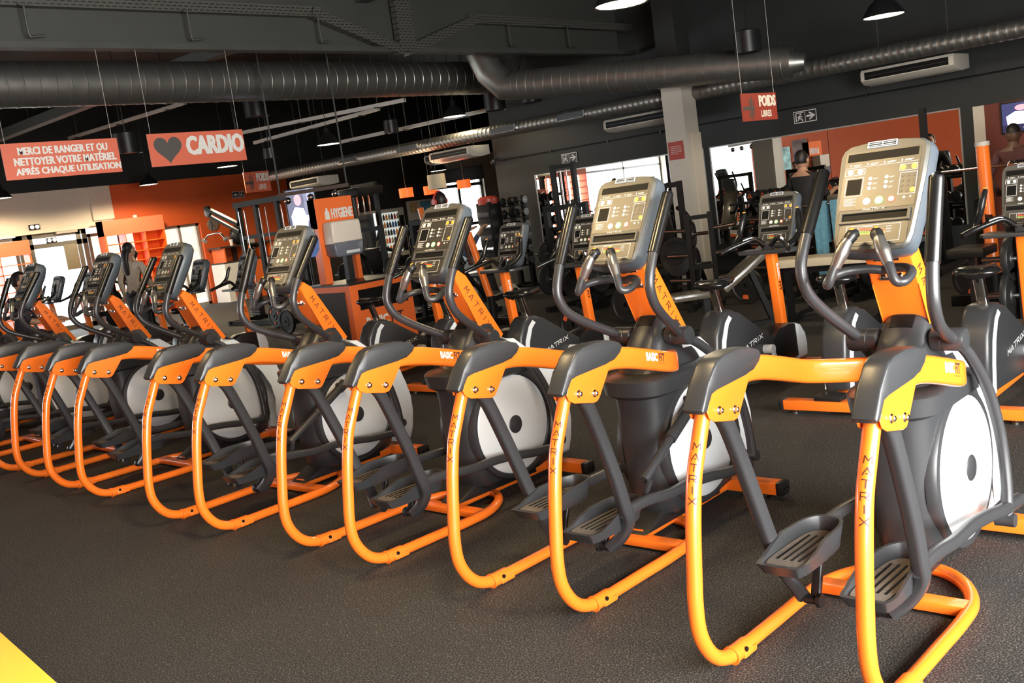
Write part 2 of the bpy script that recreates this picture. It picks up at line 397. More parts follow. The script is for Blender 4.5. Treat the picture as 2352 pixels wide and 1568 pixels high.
def build_elliptical():
    R = thing('elliptical_trainer', 'x', 'elliptical trainer', (0, 0, 0), 0, 'orange elliptical trainers in a row')
    for s in (1, -1):
        y = .278 * s
        # bent rear loop of tube, down from the grip cover and along the floor to the joint
        bm = B()
        LOOP = lambda y: [(.10, y, .915), (.057, y, .845), (.009, y, .75), (-.028, y, .67), (-.052, y, .58), (-.072, y, .48), (-.089, y, .37), (-.102, y, .27), (-.098, y, .18), (-.062, y, .105), (-.005, y, .053), (.075, y, .028), (.17, y, .0265)]
        tube(bm, LOOP(y), .0255, 24, 5)
        o = finish('rear_loop', bm, ORANGE, R, smooth=40)
        bm = B()
        path = catmull(LOOP(y), 5)
        path = path[next(i for i, p in enumerate(path) if p.z < .80):]
        L = [0.0]
        for a, b in zip(path, path[1:]): L.append(L[-1] + (b - a).length)
        def onp(q):
            q = max(0, min(q, L[-1] - 1e-6))
            for i in range(len(L) - 1):
                if L[i + 1] >= q: return path[i].lerp(path[i + 1], (q - L[i]) / (L[i + 1] - L[i])), (path[min(i + 2, len(path) - 1)] - path[max(i - 1, 0)]).normalized()
        def tmap(a, b):     # a across (left to right as seen from the rear), b up the tube
            p, d = onp(.045 - b); nrm = V(d.z, 0, -d.x)
            if nrm.x > 0: nrm = -nrm
            ang = (a - .012) / .0255 + .42
            return p + nrm * (.0266 * math.cos(ang)) + V(0, -1, 0) * (.0266 * math.sin(ang))
        stroke_word(bm, 'MATRIX', tmap, .021, .024, .0125, .003, vertical=True, sub=6)
        finish('lettering', bm, LETTER, o, smooth=0)
        bm = B()
        rod(bm, (.07, y, .0275), (.16, y, .0267), .0295, 18); rod(bm, (.062, y, .0275), (.072, y, .0275), .033, 18); box2(bm, (.10, y - .032, .006), (.185, y + .032, .03), .008)
        o2 = finish('joint_sleeve', bm, ORANGE, o, smooth=40)
        bm = B(); rod(bm, (.117, y - .0335, .037), (.117, y - .028, .037), .0085, 10); finish('socket_screw', bm, VOID, o, smooth=0)
        # arm from the grip cover forward into the housing
        bm = B()
        P = catmull([(.07, y, .90), (.16, y, .935), (.30, y, .943), (.42, y, .93), (.58, y, .89), (.72, y * .99, .851), (.81, y * .9, .831), (.90, y * .68, .815), (1.0, y * .42, .80)], 5)
        sweep(bm, P, rrect(.058, .088, .016), (0, 0, 1))
        arm = finish('support_arm', bm, ORANGE, R, smooth=40)
        bm = B()
        def amap(a, b):
            x = .56 + a if s < 0 else .70 - a; z = .896 - (x - .58) * .255 - .012 + b
            return V(x, y + .0295 * s, z)
        letters(bm, 'BASIC', lambda a, b: amap(a, b), .078, .036, .045); finish('lettering', bm, WHITE, arm, smooth=0)
        bm = B(); letters(bm, 'FIT', lambda a, b: amap(a + .087, b), .040, .036, .025); finish('lettering', bm, NAVY, arm, smooth=0)
        bm = B(); letters(bm, 'GOFORIT', lambda a, b: amap(a + .072, b - .010), .055, .004, .0); finish('lettering', bm, NAVY, arm, smooth=0)
        # moulded grip cover
        bm = B()
        out = [(.012, .866), (.002, .880), (.055, .952), (.100, 1.000), (.122, 1.016), (.16, 1.024), (.25, 1.027), (.33, 1.020), (.388, 1.000), (.404, .980), (.385, .958), (.345, .938), (.29, .934), (.10, .935), (.062, .928), (.04, .872)]
        prism(bm, out, 'y', y - .0375, y + .0375, .009, seg=2)
        finish('grip_cover', bm, CHAR, R, smooth=50)
        # swing bracket plate with two bolts, either face
        bm = B()
        pl = [(.30, .937), (.062, .930), (.032, .868), (.042, .845), (.072, .828), (.185, .803), (.208, .805), (.222, .818), (.318, .932)]
        for e in (1, -1): prism(bm, pl, 'y', y + e * .0315, y + e * .0365, .0015, seg=1)
        o = finish('bracket_plate', bm, ORANGE, R, smooth=40)
        for xx, zz in ((.099, .859), (.192, .839)):
            for e in (1, -1):
                bm = B(); lathe(bm, [(.0145, 0), (.0145, e * .004), (.011, e * .007), (.0095, e * .007), (.009, e * .014), (.004, e * .017)], (xx, y + e * .0365, zz), 'y', 14); finish('bolt', bm, CHROME, o, smooth=40)
        # swing link hanging from the bracket, hooked at its foot
        bm = B()
        sweep(bm, catmull([(.155, y * .99, .835), (.20, y * .985, .76), (.30, y * .96, .50), (.352, y * .93, .345), (.384, y * .89, .255), (.382, y * .74, .185), (.365, y * .55, .135)], 6), rrect(.056, .046, .014), (0, 1, .3))
        finish('swing_link', bm, DKGREY, R, smooth=45)
        # pedal beam from the hook forward to the lower lever
        bm = B()
        sweep(bm, catmull([(.345, y * .90, .300), (.52, y * .88, .298), (.70, y * .86, .272), (.88, y * .86, .268), (1.02, y * .88, .255), (1.16, y * .92, .235), (1.34, y * .94, .222)], 6), rrect(.040, .046, .014), (0, 0, 1))
        finish('pedal_beam', bm, DKGREY, R, smooth=45)
        # pedal: tray with raised rim, on a bracket from the hook's shaft
        py = .150 * s; pz = .300 if s > 0 else .250; px = .39 if s > 0 else .36
        bm = B()
        o2 = [(-.20, -.055), (-.185, -.078), (-.10, -.088), (.05, -.085), (.15, -.075), (.205, -.045), (.215, 0), (.205, .045), (.15, .075), (.05, .085), (-.10, .088), (-.185, .078), (-.20, .055)]
        oo = [(a.x, a.y) for a in catmull([(p[0], p[1], 0) for p in o2], 3, True)]
        def rimh(x, q): return .012 + .040 * max(0, min(1, (x + .14) / .14))
        r_out0 = [V(px + a * .86, py + b * .86, pz - .030) for a, b in oo]; r_out1 = [V(px + a, py + b, pz + rimh(a, b)) for a, b in oo]
        r_in1 = [V(px + a * .93, py + b * .87, pz + rimh(a, b)) for a, b in oo]; r_in0 = [V(px + a * .88, py + b * .80, pz + .002) for a, b in oo]
        loft(bm, [r_out0, r_out1, r_in1, r_in0])
        pd = finish('pedal', bm, CHAR, R, smooth=40)
        bm = B(); prism(bm, [(px + a * .84, py + b * .74) for a, b in oo], 'z', pz + .001, pz + .006, .002, 0)
        for k in range(4): box2(bm, (px - .12, py - .045 + k * .026, pz + .005), (px + .12, py - .037 + k * .026, pz + .0075), mi=1)
        finish('tread', bm, [TREAD, VOID], pd, smooth=0)
        bm = B()
        bar(bm, (.365, y * .40, .135), (.43, y * .42, pz - .02), .022, .036, (0, 1, 0), .008); bar(bm, (.30, py, pz - .028), (.52, py, pz - .028), .05, .022, (0, 0, 1), .008)
        rod(bm, (.365, y * .54, .135), (.365, y * .36, .135), .017, 12); rod(bm, (.365, y * .37, .135), (.365, y * .32, .135), .026, 8)
        finish('pedal_bracket', bm, BLACK, pd, smooth=40)
        # silver pulley disc with dark rim
        bm = B(); e = s
        lathe(bm, [(.272, .12 * e), (.272, .141 * e), (.262, .147 * e), (.10, .156 * e), (.0, .157 * e)], (1.15, 0, .392), 'y', 48)
        d = finish('pulley_disc', bm, SILVER, R, smooth=40)
        bm = B(); lathe(bm, [(.05, .150 * e), (.05, .158 * e), (.044, .162 * e), (0, .163 * e)], (1.15, 0, .392), 'y', 24); finish('hub_cap', bm, CHAR, d, smooth=40)
        bm = B(); lathe(bm, [(.312, .10 * e), (.310, .125 * e), (.300, .138 * e), (.280, .142 * e), (.274, .138 * e), (.274, .10 * e)], (1.155, 0, .392), 'y', 48); finish('disc_surround', bm, CHAR, R, smooth=40)
        # moving handlebar and its lower lever, turning about the cross shaft
        pv = V(1.03, 0, .905)
        bm = B()
        tube(bm, [V(0, .165 * s, .0), V(-.10, .195 * s, .052), V(-.22, .225 * s, .118), V(-.295, .242 * s, .178), V(-.325, .25 * s, .262), V(-.288, .25 * s, .375), V(-.205, .25 * s, .52), V(-.15, .25 * s, .615)], .0215, 14, 6)
        h = finish('moving_handle', bm, DKGREY, R, pv, smooth=45)
        bm = B(); tube(bm, [V(-.285, .25 * s, .382), V(-.205, .25 * s, .522), V(-.147, .25 * s, .620), V(-.140, .25 * s, .634)], .0255, 16, 6, rad=[1, 1, 1, .97, .55])
        finish('foam_grip', bm, RUBBER, h, smooth=50)
        bm = B(); lathe(bm, [(.030, .09 * s), (.042, .10 * s), (.042, .135 * s), (.040, .137 * s), (.042, .139 * s), (.043, .205 * s), (.038, .215 * s), (0, .217 * s)], (0, 0, 0), 'y', 24)
        finish('pivot_hub', bm, CHAR, h, smooth=40)
        bm = B()
        tube(bm, [V(.0, .185 * s, -.01), V(.08, .20 * s, -.06), V(.19, .22 * s, -.17), V(.26, .235 * s, -.30), V(.295, .245 * s, -.42), V(.305, .255 * s, -.56), V(.30, .258 * s, -.665)], .0215, 12, 6)
        rod(bm, V(.30, .285 * s, -.675), V(.30, .215 * s, -.675), .026, 14)
        finish('lower_lever', bm, DKGREY, R, pv, smooth=45)
        # stationary grip of the fixed handlebar
        bm = B()
        tube(bm, [(.885, 0, 1.185), (.86, .05 * s, 1.195), (.825, .11 * s, 1.195), (.775, .142 * s, 1.185), (.725, .138 * s, 1.165), (.695, .118 * s, 1.17), (.702, .100 * s, 1.215), (.712, .088 * s, 1.24)], .0165, 12, 6)
        fb = finish('fixed_handlebar', bm, DKGREY, R, smooth=45)
        bm = B(); tube(bm, [(.708, .094 * s, 1.225), (.722, .074 * s, 1.27), (.735, .058 * s, 1.305), (.748, .046 * s, 1.325)], .0215, 14, 6, rad=[.85, 1.15, 1.0, .7])
        finish('pulse_grip', bm, PULSE, fb, smooth=50)
        bm = B(); tube(bm, [(.738, .056 * s, 1.308), (.752, .043 * s, 1.328), (.768, .030 * s, 1.334)], .0225, 12, 5, rad=[.9, 1, .6]); finish('grip_end', bm, BLACK, fb, smooth=50)
        bm = B(); disc(bm, (.752, .043 * s, 1.349), (-.3, 0, 1), .008, .002, 10); finish('grip_button', bm, AMBER, fb, smooth=0)
    # floor frame: U of tube, cross plate, centre rail
    bm = B()
    pts = [(.155, -.278, .0265), (.40, -.278, .0265), (.60, -.278, .0265), (.76, -.262, .0265), (.90, -.195, .0265), (.99, -.10, .0265), (1.015, 0, .0265)]
    pts += [(p[0], -p[1], p[2]) for p in pts[-2::-1]]
    tube(bm, pts, .0245, 14, 5)
    fl = finish('floor_frame', bm, ORANGE, R, smooth=45)
    bm = B(); box2(bm, (.675, -.268, .012), (.745, .268, .05), .006); bar(bm, (.74, 0, .04), (1.52, 0, .055), .085, .05, (0, 0, 1), .008)
    finish('cross_plate', bm, ORANGE, R, smooth=40)
    bm = B(); prism(bm, [(.72, .05), (.84, .115), (1.10, .13), (1.35, .11), (1.35, .05)], 'y', -.075, .075, .015); finish('rail_cover', bm, BLACK, R, smooth=40)
    bm = B(); box2(bm, (1.465, -.315, .028), (1.545, .315, .088), .006); st = finish('front_stabilizer', bm, ORANGE, R, smooth=40)
    for s in (1, -1):
        bm = B(); box2(bm, (1.460, .31 * s, .022), (1.550, .345 * s, .094), .014)
        for k in (-.018, .018): rod(bm, (1.505 + k, .344 * s, .058), (1.505 + k, .347 * s, .058), .006, 8, 1)
        finish('end_cap', bm, [BLACK, VOID], st, smooth=40)
        bm = B(); lathe(bm, [(.022, 0), (.022, .012), (.010, .016), (.010, .032)], (1.505, .26 * s, 0), 'z', 14); finish('levelling_foot', bm, BLACK, st, smooth=40)
    # housing
    def sec(z, xr, xf, hw, n=28):
        r = []; c = (xr + hw * 1.0, xf - hw * .8)
        for k in range(n):
            a = 2 * math.pi * k / n; ca, sa = math.cos(a), math.sin(a)
            e = 2 / 2.6
            x = (abs(ca) ** e) * (1 if ca >= 0 else -1); y = (abs(sa) ** e) * (1 if sa >= 0 else -1)
            x = c[1] + (xf - c[1]) * x if x >= 0 else c[0] + (c[0] - xr) * x
            r.append(V(x, y * hw, z))
        return r
    bm = B()
    loft(bm, [sec(*q) for q in ((.085, .90, 1.40, .09), (.11, .855, 1.46, .112), (.22, .825, 1.50, .124), (.42, .815, 1.50, .128), (.60, .812, 1.46, .127), (.675, .80, 1.40, .132))])
    finish('housing', bm, CHAR, R, smooth=50)
    bm = B()
    loft(bm, [sec(*q) for q in ((.655, .79, 1.38, .132), (.672, .765, 1.37, .166), (.74, .755, 1.33, .174), (.752, .775, 1.31, .165), (.762, .85, 1.27, .12))])
    finish('storage_collar', bm, CHAR, R, smooth=40)
    bm = B()
    loft(bm, [sec(*q) for q in ((.74, .83, 1.30, .125), (.80, .875, 1.27, .112), (.87, .912, 1.22, .098), (.94, .972, 1.19, .090), (.985, 1.018, 1.17, .082), (1.008, 1.045, 1.16, .072), (1.016, 1.07, 1.14, .055))])
    hd = finish('upper_hood', bm, CHAR, R, smooth=50)
    bm = B(); box(bm, (1.014, 0, .974), (.014, .088, .056), .004, M=Matrix.Rotation(math.radians(46), 3, 'Y'), mi=0); finish('bottle_pocket', bm, VOID, hd, smooth=40)
    bm = B()
    outr = [(1.18, .885), (1.26, .825), (1.36, .785), (1.46, .735), (1.54, .665), (1.60, .585), (1.65, .49), (1.675, .39), (1.675, .28), (1.655, .18), (1.62, .10)]
    inn = [(1.52, .10), (1.555, .2), (1.57, .33), (1.55, .45), (1.49, .57), (1.42, .66), (1.32, .72), (1.20, .75), (1.10, .76), (1.08, .84)]
    prism(bm, outr + inn, 'y', -.105, .105, .03, seg=3); finish('front_spine', bm, SILVER, R, smooth=50)
    # neck
    bm = B()
    nk = [(.955, 1.285), (1.01, 1.245), (1.225, .885), (1.18, .84), (1.075, .90), (1.055, .965), (.975, 1.12), (.915, 1.25)]
    prism(bm, nk, 'y', -.085, .085, .010, seg=2)
    nc = finish('neck', bm, ORANGE, R, smooth=40)
    bm = B()
    a0, a1 = V(.992, 0, 1.185), V(1.138, 0, .938); d = (a1 - a0).normalized(); px_ = V(-d.z, 0, d.x)
    stroke_word(bm, 'MATRIX', lambda a, b: a0 + d * a + V(0, -.0862, 0) + V(-d.z, 0, d.x) * (b - .018) * (-1 if px_.z < 0 else 1), .030, .030, .0225, .0042)
    finish('lettering', bm, LETTER, nc, smooth=0)
    bm = B()
    stroke_word(bm, 'MATRIX', lambda a, b: a0 + d * (.28 - a) + V(0, .0862, 0) + V(-d.z, 0, d.x) * (b - .018) * (-1 if px_.z < 0 else 1), .030, .030, .0225, .0042)
    finish('lettering', bm, LETTER, nc, smooth=0)
    bm = B()
    for zz in (1.225, 1.150):
        M = Matrix.Rotation(math.radians(30), 3, 'Y')
        box(bm, (.923 + (1.225 - zz) * .55, 0, zz), (.012, .095, .028), .006, M=M)
        for yy in (-.03, .03): rod(bm, V(.919 + (1.225 - zz) * .55, yy, zz + .003), V(.909 + (1.225 - zz) * .55, yy, zz + .009), .008, 10)
    finish('handlebar_clamp', bm, CHROME, R, smooth=40)
    build_console(R, cface, CN, BLUEGREY)
    return R

EP = [(2.592, 1.521, .97), (2.711, 2.769, .57), (2.710, 4.028, -1.04), (2.667, 5.350, 1.43), (2.726, 6.999, -.92), (2.779, 8.280, .05), (2.710, 9.706, -3.2), (2.72, 11.02, -1.0), (2.70, 12.40, .5), (2.72, 13.7, -.5), (2.70, 15.0, .4), (2.71, 16.3, 0)]
EPH = [(11, -11), (0, 4), (2, 4), (-4, 7), (4, 0), (3, 2), (-4, 5), (5, -3), (2, 5), (-6, 6), (3, -3), (0, 4)]   # (left, right) forward swing of the handles in degrees
ELAB = ['elliptical trainer nearest the camera, frontmost at the right end of the orange row', 'second elliptical trainer from the right, its console just left of the pale pillar',
        'third elliptical trainer from the right, console below the bright exit door', 'fourth elliptical trainer from the right, console left of the orange hygiene stand',
        'fifth elliptical trainer from the right, its console in front of the glazed office door', 'sixth elliptical trainer from the right, console beside the long-haired woman',
        'seventh elliptical trainer from the right, console left of the bright entrance doors', 'eighth elliptical trainer from the right, its grip covers cut by the left edge',
        'elliptical trainer just beyond the left edge, only its front foot showing', 'elliptical trainer seen in the right mirror, tenth from the right', 'elliptical trainer seen in the right mirror, eleventh from the right', 'elliptical trainer seen in the right mirror, far end of the row']
proto = build_elliptical()
for i, (x, y, a) in enumerate(EP):
    o = proto if i == 0 else copy_tree(proto)
    o.location = (x, y, 0); o.rotation_euler = (0, 0, math.radians(a)); o['label'] = ELAB[i]
    hs = [c for c in o.children if c.name.startswith(('moving_handle', 'lower_lever'))]
    for c in hs:
        left = sum(v.co.y for v in c.data.vertices) > 0
        # swing forward about the shaft (y axis)
        c.rotation_euler = (0, math.radians(EPH[i][0 if left else 1]) * (-1 if c.name.startswith('lower') else 1), 0)
    if i in (1, 3):   # diagonal damper strut seen across the disc
        bm = B(); sy = -.205
        rod(bm, (.58, sy, .365), (.84, sy, .507), .020, 12); rod(bm, (.80, sy, .485), (1.03, sy, .61), .026, 14); rod(bm, (1.0, sy, .592), (1.05, sy, .62), .032, 14); rod(bm, (1.03, sy - .02, .61), (1.03, -.12, .61), .014, 10); rod(bm, (.58, sy - .03, .365), (.58, -.2, .30), .013, 10)
        finish('damper_strut', bm, DKGREY, o, smooth=45)
# ---------------------------------------------------------------- room shell
FLOORM = bpy.data.materials.new('speckled_rubber_floor'); FLOORM.use_nodes = True
nt = FLOORM.node_tree; b = nt.nodes['Principled BSDF']; b.inputs['Roughness'].default_value = 0.75; b.inputs['Specular IOR Level'].default_value = 0.2
tc = nt.nodes.new('ShaderNodeTexCoord')
n1 = nt.nodes.new('ShaderNodeTexNoise'); n1.inputs['Scale'].default_value = 165; n1.inputs['Detail'].default_value = 2
vo = nt.nodes.new('ShaderNodeTexVoronoi'); vo.inputs['Scale'].default_value = 82
n2 = nt.nodes.new('ShaderNodeTexNoise'); n2.inputs['Scale'].default_value = 1.3; n2.inputs['Detail'].default_value = 4
cr = nt.nodes.new('ShaderNodeValToRGB'); e = cr.color_ramp.elements
e[0].position = 0.36; e[0].color = (0.012, 0.0115, 0.011, 1); e[1].position = 0.68; e[1].color = (0.145, 0.140, 0.132, 1)
x = cr.color_ramp.elements.new(0.52); x.color = (0.040, 0.038, 0.035, 1)
vr = nt.nodes.new('ShaderNodeValToRGB'); vr.color_ramp.elements[0].position = 0.0; vr.color_ramp.elements[0].color = (1, 1, 1, 1); vr.color_ramp.elements[1].position = 0.24; vr.color_ramp.elements[1].color = (0, 0, 0, 1)
sp = nt.nodes.new('ShaderNodeMath'); sp.operation = 'GREATER_THAN'; sp.inputs[1].default_value = 0.62
mu = nt.nodes.new('ShaderNodeMath'); mu.operation = 'MULTIPLY'
mx = nt.nodes.new('ShaderNodeMixRGB'); mx.inputs[2].default_value = (0.34, 0.33, 0.32, 1)
ml = nt.nodes.new('ShaderNodeMixRGB'); ml.blend_type = 'MULTIPLY'; ml.inputs[0].default_value = 1
mr = nt.nodes.new('ShaderNodeMapRange'); mr.inputs['To Min'].default_value = 0.58; mr.inputs['To Max'].default_value = 0.95
bp = nt.nodes.new('ShaderNodeBump'); bp.inputs['Strength'].default_value = 0.12; bp.inputs['Distance'].default_value = 0.004
L = nt.links.new
for n in (n1, vo, n2): L(tc.outputs['Object'], n.inputs['Vector'])
L(n1.outputs['Fac'], cr.inputs[0]); L(vo.outputs['Distance'], vr.inputs[0]); L(vo.outputs['Color'], sp.inputs[0]); L(sp.outputs[0], mu.inputs[0]); L(vr.outputs[0], mu.inputs[1])
L(mu.outputs[0], mx.inputs[0]); L(cr.outputs[0], mx.inputs[1]); L(mx.outputs[0], ml.inputs[1]); L(n2.outputs['Fac'], mr.inputs['Value']); L(mr.outputs[0], ml.inputs[2]); L(ml.outputs[0], b.inputs['Base Color'])
L(n1.outputs['Fac'], bp.inputs['Height']); L(bp.outputs[0], b.inputs['Normal'])

WDARK = mat('wall_dark_grey', (0.018, 0.021, 0.020), 0.6, noise=0.06, nscale=3, bump=0.05)
WBLACK = mat('ceiling_black', (0.012, 0.013, 0.011), 0.65, noise=0.15, nscale=2)
WCREAM = mat('wall_cream', (0.66, 0.58, 0.47), 0.6, noise=0.03, nscale=2)
WORANGE = mat('wall_orange', (0.62, 0.10, 0.02), 0.55, noise=0.03, nscale=2)
WBROWN = mat('wall_dark_brown', (0.028, 0.022, 0.018), 0.6, noise=0.1, nscale=2)
PILLAR = mat('pillar_paint', (0.50, 0.46, 0.39), 0.55, noise=0.03, nscale=3)
ALU = mat('dark_aluminium', (0.16, 0.15, 0.13), 0.35, metal=0.6, rnoise=0.05, nscale=8)
MIRROR = mat('mirror_glass', (0.88, 0.88, 0.86), 0.0, metal=1.0)
GLASS = bpy.data.materials.new('window_glass'); GLASS.use_nodes = True
gn = GLASS.node_tree; gp = gn.nodes['Principled BSDF']
tr = gn.nodes.new('ShaderNodeBsdfTransparent'); tr.inputs[0].default_value = (0.96, 0.98, 0.97, 1); gl = gn.nodes.new('ShaderNodeBsdfGlossy'); gl.inputs['Roughness'].default_value = 0.02
fr = gn.nodes.new('ShaderNodeFresnel'); fr.inputs[0].default_value = 1.3; ms_ = gn.nodes.new('ShaderNodeMixShader')
ge = gn.nodes.new('ShaderNodeNewGeometry'); iv = gn.nodes.new('ShaderNodeMath'); iv.operation = 'SUBTRACT'; iv.inputs[0].default_value = 1; mm_ = gn.nodes.new('ShaderNodeMath'); mm_.operation = 'MULTIPLY'
gn.links.new(ge.outputs['Backfacing'], iv.inputs[1]); gn.links.new(iv.outputs[0], mm_.inputs[0]); gn.links.new(fr.outputs[0], mm_.inputs[1]); gn.links.new(mm_.outputs[0], ms_.inputs[0]); gn.links.new(tr.outputs[0], ms_.inputs[1]); gn.links.new(gl.outputs[0], ms_.inputs[2]); gn.links.new(ms_.outputs[0], gn.nodes['Material Output'].inputs[0])

bm = B(); box2(bm, (REAR - .3, RIGHT - .3, -.2), (END + .3, LEFT + .3, 0)); struct('floor', bm, FLOORM)
bm = B(); box2(bm, (REAR - .3, RIGHT - .3, CEIL), (END + .3, LEFT + .3, CEIL + .2)); struct('ceiling', bm, WBLACK)
bm = B(); box2(bm, (END, CORNER - 1, 0), (END + .3, LEFT + .3, CEIL)); struct('wall_end', bm, WBROWN)
# far wall: dark grey, its end is an outward corner; the strip below the mirrors' top line is darker
bm = B(); box2(bm, (FAR, RIGHT, 0), (FAR + .35, CORNER, CEIL)); struct('wall_far', bm, WDARK)
bm = B(); box2(bm, (FAR + .35, CORNER - .35, 0), (END, CORNER - .05, CEIL)); struct('wall_recess', bm, WBROWN)

def wall_with_holes(name, axis, pos, thick, u0, u1, z0, z1, holes, m):
    """wall across axis ('x' or 'y') with rectangular openings (u0, u1, z0, z1)"""
    bm = B(); us = sorted({u0, u1, *[h[0] for h in holes], *[h[1] for h in holes]}); zs = sorted({z0, z1, *[h[2] for h in holes], *[h[3] for h in holes]})
    for i in range(len(us) - 1):
        run = None
        for k in range(len(zs) - 1):
            cu, cz = (us[i] + us[i + 1]) / 2, (zs[k] + zs[k + 1]) / 2
            inside = any(h[0] < cu < h[1] and h[2] < cz < h[3] for h in holes)
            if not inside:
                if run is None: run = [zs[k], zs[k + 1]]
                else: run[1] = zs[k + 1]
            if (inside or k == len(zs) - 2) and run:
                a, c = (us[i], pos, run[0]), (us[i + 1], pos + thick, run[1])
                if axis == 'x': a, c = (pos, us[i], run[0]), (pos + thick, us[i + 1], run[1])
                box2(bm, a, c); run = None
    return struct(name, bm, m)
wall_with_holes('wall_right', 'y', RIGHT - .25, .25, REAR, FAR, 0, CEIL, [(-1.9, 4.7, .3, 3.1)], WCREAM)
RW = wall_with_holes('wall_rear', 'x', REAR - .25, .25, RIGHT, LEFT, 0, CEIL, [(20.2, 23.8, .1, 2.75)], WORANGE)
# ---------------------------------------------------------------- left wall: shop front, lockers, office, exit
XO, XB, XD0, XD1 = 11.30, 16.42, 21.95, 24.15      # cream | orange | dark brown | exit door
wall_with_holes('wall_left', 'y', LEFT, .3, REAR, XO, 0, 3.27, [(-6.5, 3.8, .1, 2.8), (6.6, XO, .0, 2.32)], WCREAM)
wall_with_holes('wall_left', 'y', LEFT, .3, XO, XB, 0, 3.27, [(XO, 12.15, .0, 2.2), (12.36, 13.58, 0, 2.12)], WORANGE)
wall_with_holes('wall_left', 'y', LEFT, .3, XB, XD0 - .12, 0, 3.27, [], WBROWN)
wall_with_holes('wall_left', 'y', LEFT, .3, XD0 - .12, END, 0, 3.27, [(XD0, XD1, 0, 2.62)], WCREAM)
bm = B(); box2(bm, (REAR, LEFT - .05, 3.27), (END, LEFT + .3, CEIL)); struct('wall_upper', bm, WBLACK)
# cream bulkhead step beside the orange wall
bm = B(); box2(bm, (10.80, LEFT - .06, 2.47), (11.32, LEFT - .001, 3.27)); struct('trim_2', bm, WCREAM)

def pane_frame(name, x0, x1, z0, z1, t, verts=(), hors=(), y=LEFT + .1, d=.08, m=ALU, glass=True):
    bm = B()
    box2(bm, (x0, y, z0), (x0 + t, y + d, z1)); box2(bm, (x1 - t, y, z0), (x1, y + d, z1)); box2(bm, (x0, y, z1 - t), (x1, y + d, z1)); box2(bm, (x0, y, z0), (x1, y + d, z0 + t))
    for q in verts: box2(bm, (q - t / 2, y, z0), (q + t / 2, y + d, z1))
    for q in hors: box2(bm, (x0, y, q - t / 2), (x1, y + d, q + t / 2))
    o = struct(name, bm, m)
    if glass:
        bm = B(); box2(bm, (x0 + t, y + d * .4, z0 + t), (x1 - t, y + d * .4 + .008, z1 - t)); g = finish('pane', bm, GLASS, o, smooth=0)
    return o
pane_frame('window_1', -6.5, 3.8, .1, 2.8, .08, (-4, -1.4, 1.2), (2.2,))
pane_frame('window_2', 6.62, 9.0, .02, 2.30, .08, (7.8,), ())
pane_frame('window_3', 10.64, 12.12, .02, 2.18, .07, (11.4,), ())
# entrance: frame, transom and the open leaf's closer block
d1 = pane_frame('door_1', 9.02, 10.62, 0, 2.32, .11, (9.30, 10.42), (2.03,))
bm = B(); box2(bm, (10.02, LEFT + .06, 1.40), (10.34, LEFT + .11, 2.0), .01); finish('door_notice', bm, mat('notice_board', (.2, .17, .11), .5, noise=.1), d1)
bm = B(); box2(bm, (9.9, LEFT + .02, 2.26), (10.4, LEFT + .10, 2.36), .01); finish('door_closer', bm, PILLAR, d1)
# office: glazed door in aluminium frame, added orange panel stands in for the reflection in the left leaf
ALUL = mat('pale_aluminium', (.36, .34, .29), .4, metal=.3, rnoise=.04)
d2 = pane_frame('door_2', 12.37, 13.57, 0, 2.12, .07, (13.02,), (), m=ALUL)
bm = B(); box2(bm, (12.44, LEFT + .9, 0), (13.0, LEFT + .95, 2.4)); o = finish('orange_reflection_panel', bm, WORANGE); o['kind'] = 'structure'; o.name = 'wall_orange_reflection'
bm = B(); box2(bm, (11.9, LEFT + 3.0, 0), (15.2, LEFT + 3.1, 3)); o = struct('wall_outside', bm, mat('outside_wall', (.62, .72, .6), .7, noise=.15, nscale=3))
bm = B(); box2(bm, (REAR - 6, LEFT + .3, -.25), (END + 3, LEFT + 14, -.05)); struct('floor_outside', bm, mat('outside_paving', (.55, .53, .5), .8, noise=.1, nscale=3))
# exit
d3 = pane_frame('door_3', XD0, XD1, 0, 2.62, .10, ((XD0 + XD1) / 2,), (2.28, 1.0), m=ALU)
for k in (-.12, .12):
    bm = B(); rod(bm, ((XD0 + XD1) / 2 + k, LEFT + .06, .8), ((XD0 + XD1) / 2 + k, LEFT + .06, 1.3), .018, 8); finish('door_handle', bm, CHROME, d3)

# orange open lockers with slatted shelves in front of the glazing
LOCKO = mat('locker_orange', (0.80, 0.14, 0.018), 0.42, noise=.03, nscale=3)
PINKO = mat('locker_fascia', (0.62, 0.16, 0.075), 0.45, noise=.03, nscale=3)
def lockers(name, label, x0, x1, top, cols, back=None, fas=.28):
    t = thing(name, label, 'locker', ((x0 + x1) / 2, LEFT - .36, 0), 0, 'orange locker shelves by the entrance')
    w = (x1 - x0) / 2; d = .17
    bm = B()
    for s in (-1, 1): box2(bm, (s * w - .02, -d, 0), (s * w + .02, d, top))
    for k in range(1, cols): box2(bm, (-w + 2 * w * k / cols - .012, -d, .05), (-w + 2 * w * k / cols + .012, d, top - fas))
    box2(bm, (-w, -d, 0), (w, d, .08)); finish('carcass', bm, LOCKO, t)
    bm = B(); box2(bm, (-w - .02, -d - .02, top - fas), (w + .02, d, top)); finish('fascia', bm, PINKO, t)
    n = 9
    for k in range(1, n):
        z = .08 + (top - fas - .08) * k / n
        bm = B(); box2(bm, (-w + .02, -d, z - .012), (w - .02, d, z + .012)); finish('shelf', bm, LOCKO, t)
    if back:
        bm = B(); box2(bm, (back[0] - (x0 + x1) / 2, d - .02, .05), (back[1] - (x0 + x1) / 2, d, top - fas)); finish('back_panel', bm, LOCKO, t)
    return t
lockers('locker_shelf', 'orange slatted locker shelf left of the bright entrance doors', 7.7, 9.0, 2.20, 2, fas=.32)
lockers('locker_shelf', 'orange locker shelf with open compartments right of the entrance doors', 10.78, 12.28, 2.42, 3, back=(11.62, 12.26), fas=.36)
